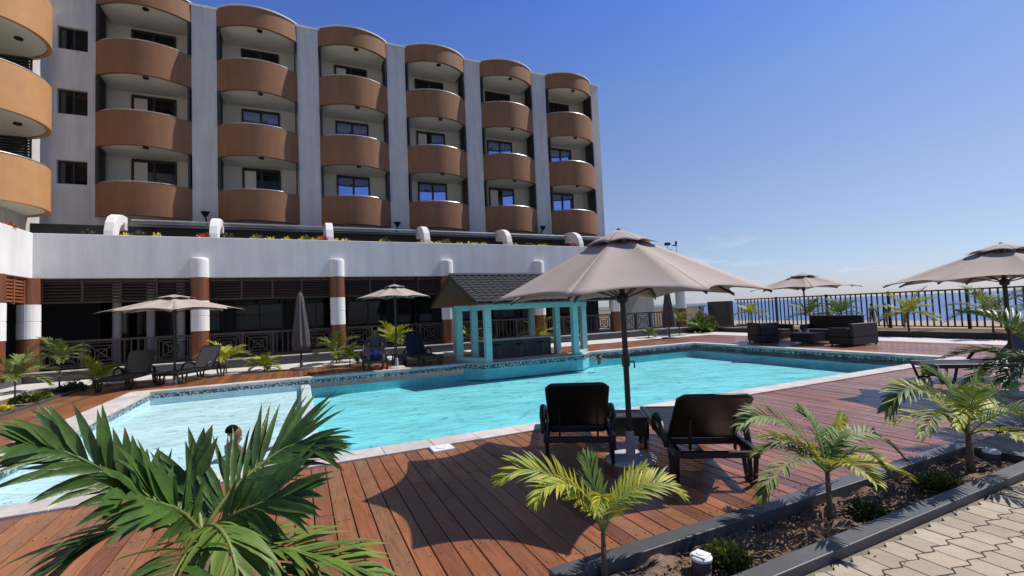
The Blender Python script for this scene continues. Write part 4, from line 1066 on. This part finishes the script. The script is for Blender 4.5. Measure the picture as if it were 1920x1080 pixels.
# floodlights at canopy end
for x,z,lab,rz in ((19.25,4.84,'security camera on a short mast behind the big umbrella, left',0),(19.9,3.9,'thin mast with bracket behind the big umbrella, right',0)):
    e=empty('mast_camera',(x,20.1,z),0,lab,'camera','masts at the veranda end')
    m=MB(); m.tube([(0,0,0),(0,0,5.12-z)],.02,6); m.build('mast',m_alum,e)
    m=MB()
    if z>4.5: m.box(-.14,.14,-.1,.1,.2,.36)
    else: m.box(-.3,.04,-.03,.03,5.02-z,5.08-z); m.box(-.04,.04,-.05,.05,5.09-z,5.30-z)
    m.build('camera_head',m_black,e,bevel=.01)
# ------------------------------------------------------------------ people
def person(loc,rz,joints,edges,label,m_body,hair=True,cloth=None,group=None,scale=1):
    e=empty('person',loc,rz,label,'person',group,scale)
    names=list(joints); idx={n:i for i,n in enumerate(names)}
    def skin(name,js,es,m_,parent,root,sub=2,mul=1):
        nm=list(js); ix_={n:i for i,n in enumerate(nm)}
        me=bpy.data.meshes.new(name); me.from_pydata([js[n][0] for n in nm],[(ix_[a],ix_[b]) for a,b in es],[]); me.materials.append(m_)
        o=bpy.data.objects.new(name,me); col.objects.link(o); o.parent=parent; allobs.append(o)
        o.modifiers.new('skin','SKIN'); s=o.modifiers.new('sub','SUBSURF'); s.levels=sub; s.render_levels=sub
        lay=me.skin_vertices[0].data if me.skin_vertices else None
        if lay is None: return o
        for n in nm:
            r=js[n][1]; r=(r,r) if not isinstance(r,tuple) else r
            lay[ix_[n]].radius=(r[0]*mul,r[1]*mul); lay[ix_[n]].use_root=(n==root)
        return o
    body=skin('body',joints,edges,m_body,e,'pelvis' if 'pelvis' in joints else names[0])
    if cloth:
        for nm,js,es,mm_,mul in cloth:
            skin(nm,{k:joints[k] for k in js},es,mm_,body,js[0],2,mul)
    if hair and 'head' in joints:
        h=MB(); c=Vector(joints['head'][0])+Vector((0,-.008,.02)); n=14
        rings=[]
        for j in range(7):
            a=j/6*R(105); rings.append([h.av(c+Vector((math.cos(2*math.pi*k/n)*math.sin(a)*.080,math.sin(2*math.pi*k/n)*math.sin(a)*.090+(-.014),math.cos(a)*.080+.008))) for k in range(n)])
        for A,B in zip(rings,rings[1:]):
            for k in range(n): j=(k+1)%n; h.face((A[k],B[k],B[j],A[j]))
        h.build('hair',m_hair,body,smooth=True)
    return e
def stand_j(dx=0):
    J={'pelvis':((0,0,.95),(.15,.10)),'waist':((0,0,1.08),(.13,.09)),'chest':((0,0,1.30),(.16,.10)),'neck0':((0,0,1.45),(.07,.06)),'neck':((0,.01,1.52),.05),'chin':((0,.03,1.58),.065),'head':((0,.02,1.67),(.08,.09)),'crown':((0,.01,1.73),.055)}
    E=[('pelvis','waist'),('waist','chest'),('chest','neck0'),('neck0','neck'),('neck','chin'),('chin','head'),('head','crown')]
    for s,n in ((-1,'l'),(1,'r')):
        J.update({'hip'+n:((s*.10,0,.88),.085),'knee'+n:((s*.11,.02+s*.04,.50),.058),'ankle'+n:((s*.12,-.02+s*.05,.09),.038),'toe'+n:((s*.13,.12+s*.05,.03),(.035,.025)),
          'sh'+n:((s*.19,0,1.41),.055),'el'+n:((s*.25,-.02,1.13),.04),'wr'+n:((s*.26,.08,.90),.027),'hand'+n:((s*.26,.11,.82),(.03,.02))})
        E+=[('pelvis','hip'+n),('hip'+n,'knee'+n),('knee'+n,'ankle'+n),('ankle'+n,'toe'+n),('neck0','sh'+n),('sh'+n,'el'+n),('el'+n,'wr'+n),('wr'+n,'hand'+n)]
    return J,E
J,E_=stand_j()
CL=[('shirt',['chest','waist','pelvis'],[('chest','waist'),('waist','pelvis')],m_cloth,1.12)]
for px,dep,lab,mm_ in ((1635,34,'dark clothed person standing on the beach behind the fence, left of three',m_cloth),(1660,35,'person in blue shirt on the beach behind the fence, middle of three',m_blue),(1697,33,'dark clothed person on the beach behind the fence, right of three',m_cloth)):
    d=ray(px,590); p=CAM+d*(dep/d.x); 
    cl=[('shirt',['chest','waist','pelvis'],[('chest','waist'),('waist','pelvis')],mm_,1.12)]
    zg=-.25-1.45*min(1,(p.x-25.3)/50)**.8
    person((p.x,p.y,zg),rnd.uniform(0,6),J,E_,lab,m_skin,True,cl,'people on the beach')
p=at(1314,600,23.6); person((22.3,20.9,0),R(200),J,E_,'dark clothed person standing behind the bush by the beige wall',m_skin,True,[('shirt',['chest','waist','pelvis'],[('chest','waist'),('waist','pelvis')],m_cloth,1.12)],scale=.82)
# seated man
JS={'pelvis':((0,0,.12),(.16,.12)),'waist':((0,.03,.28),(.15,.11)),'chest':((0,.06,.50),(.18,.12)),'neck0':((0,.05,.66),(.08,.07)),'neck':((0,.04,.72),.055),'chin':((0,.0,.77),.07),'head':((0,.01,.86),(.085,.095)),'crown':((0,.02,.93),.055)}
ES=[('pelvis','waist'),('waist','chest'),('chest','neck0'),('neck0','neck'),('neck','chin'),('chin','head'),('head','crown')]
for s,n in ((-1,'l'),(1,'r')):
    JS.update({'hip'+n:((s*.13,-.06,.11),.095),'knee'+n:((s*.22,-.48,.16),.065),'ankle'+n:((s*.2,-.55,-.27),.042),'toe'+n:((s*.21,-.68,-.32),(.04,.028)),
     'sh'+n:((s*.22,.05,.60),.065),'el'+n:((s*.33,-.05,.36),.048),'wr'+n:((s*.22,-.28,.26),.032),'hand'+n:((s*.2,-.36,.24),(.035,.025))})
    ES+=[('pelvis','hip'+n),('hip'+n,'knee'+n),('knee'+n,'ankle'+n),('ankle'+n,'toe'+n),('neck0','sh'+n),('sh'+n,'el'+n),('el'+n,'wr'+n),('wr'+n,'hand'+n)]
person((2.2,15.35,.36),R(-8),JS,ES,'person in dark shirt and blue shorts seated on a poolside lounger',m_skin,True,
  [('shirt',['chest','waist','shl','shr','neck0','ell','elr'],[('waist','chest'),('chest','neck0'),('neck0','shl'),('neck0','shr'),('shl','ell'),('shr','elr')],m_cloth,1.13),
   ('shorts',['pelvis','hipl','hipr','kneel','kneer'],[('pelvis','hipl'),('pelvis','hipr'),('hipl','kneel'),('hipr','kneer')],m_blue,1.12)])
mb=MB(); rr=random.Random(2)
for i in range(9):
    for j in range(5): pass
ids=[[mb.av((i*.08-.3+rr.uniform(-.01,.01),j*.07-.12,.03+.05*rr.random()*(1 if 0<i<8 and 0<j<4 else 0)-.02*(i in(0,8) or j in(0,4)))) for j in range(5)] for i in range(9)]
for i in range(8):
    for j in range(4): mb.face((ids[i][j],ids[i+1][j],ids[i+1][j+1],ids[i][j+1]))
o=mb.build('towel',m_pink,smooth=True,solid=.01); o.location=(2.35,14.9,.0); tag(o,'crumpled pink towel on the deck in front of the seated man','towel')
# swimmers
def swimmer(loc,rz,label,arms=False,lift=0):
    JJ={'chest':((0,0,-.30+lift),(.16,.10)),'neck0':((0,0,-.12+lift),(.08,.07)),'neck':((0,.01,-.05+lift),.052),'chin':((0,.035,.01+lift),.078),'nose':((0,.05,.045+lift),.085),'head':((0,.01,.09+lift),(.098,.108)),'crown':((0,0,.15+lift),.075)}
    EE=[('chest','neck0'),('neck0','neck'),('neck','chin'),('chin','nose'),('nose','head'),('head','crown')]
    if not arms: JJ['chest']=((0,0,-.16+lift),(.07,.06)); JJ['neck0']=((0,0,-.10+lift),(.06,.055))
    for s,n in (((-1,'l'),(1,'r')) if arms else ()):
        JJ.update({'sh'+n:((s*.18,0,-.14+lift),.055),'el'+n:((s*.30,.10,-.30+lift*1.6),.04),'wr'+n:((s*.44,.26,-.30+lift*2.3),.027),'hand'+n:((s*.50,.34,-.30+lift*2.6),(.03,.02))})
        EE+=[('neck0','sh'+n),('sh'+n,'el'+n),('el'+n,'wr'+n),('wr'+n,'hand'+n)]
    return person(loc,rz,JJ,EE,label,m_skin)
s1=atz(1123,674,WL); swimmer((s1.x,s1.y,WL-.02),R(170),'swimmer with only the head above water at the far pool edge')
s2=at(437,822,7.2); s2=atz(437,838,WL); swimmer((s2.x,s2.y,WL+.02),R(-60),'child swimming in the shallow end behind the large palm',arms=True,lift=.10)
# ------------------------------------------------------------------ render
sc.render.engine='CYCLES'
sc.cycles.transparent_max_bounces=16; sc.cycles.max_bounces=8; sc.cycles.diffuse_bounces=3
sc.cycles.caustics_reflective=False; sc.cycles.caustics_refractive=False
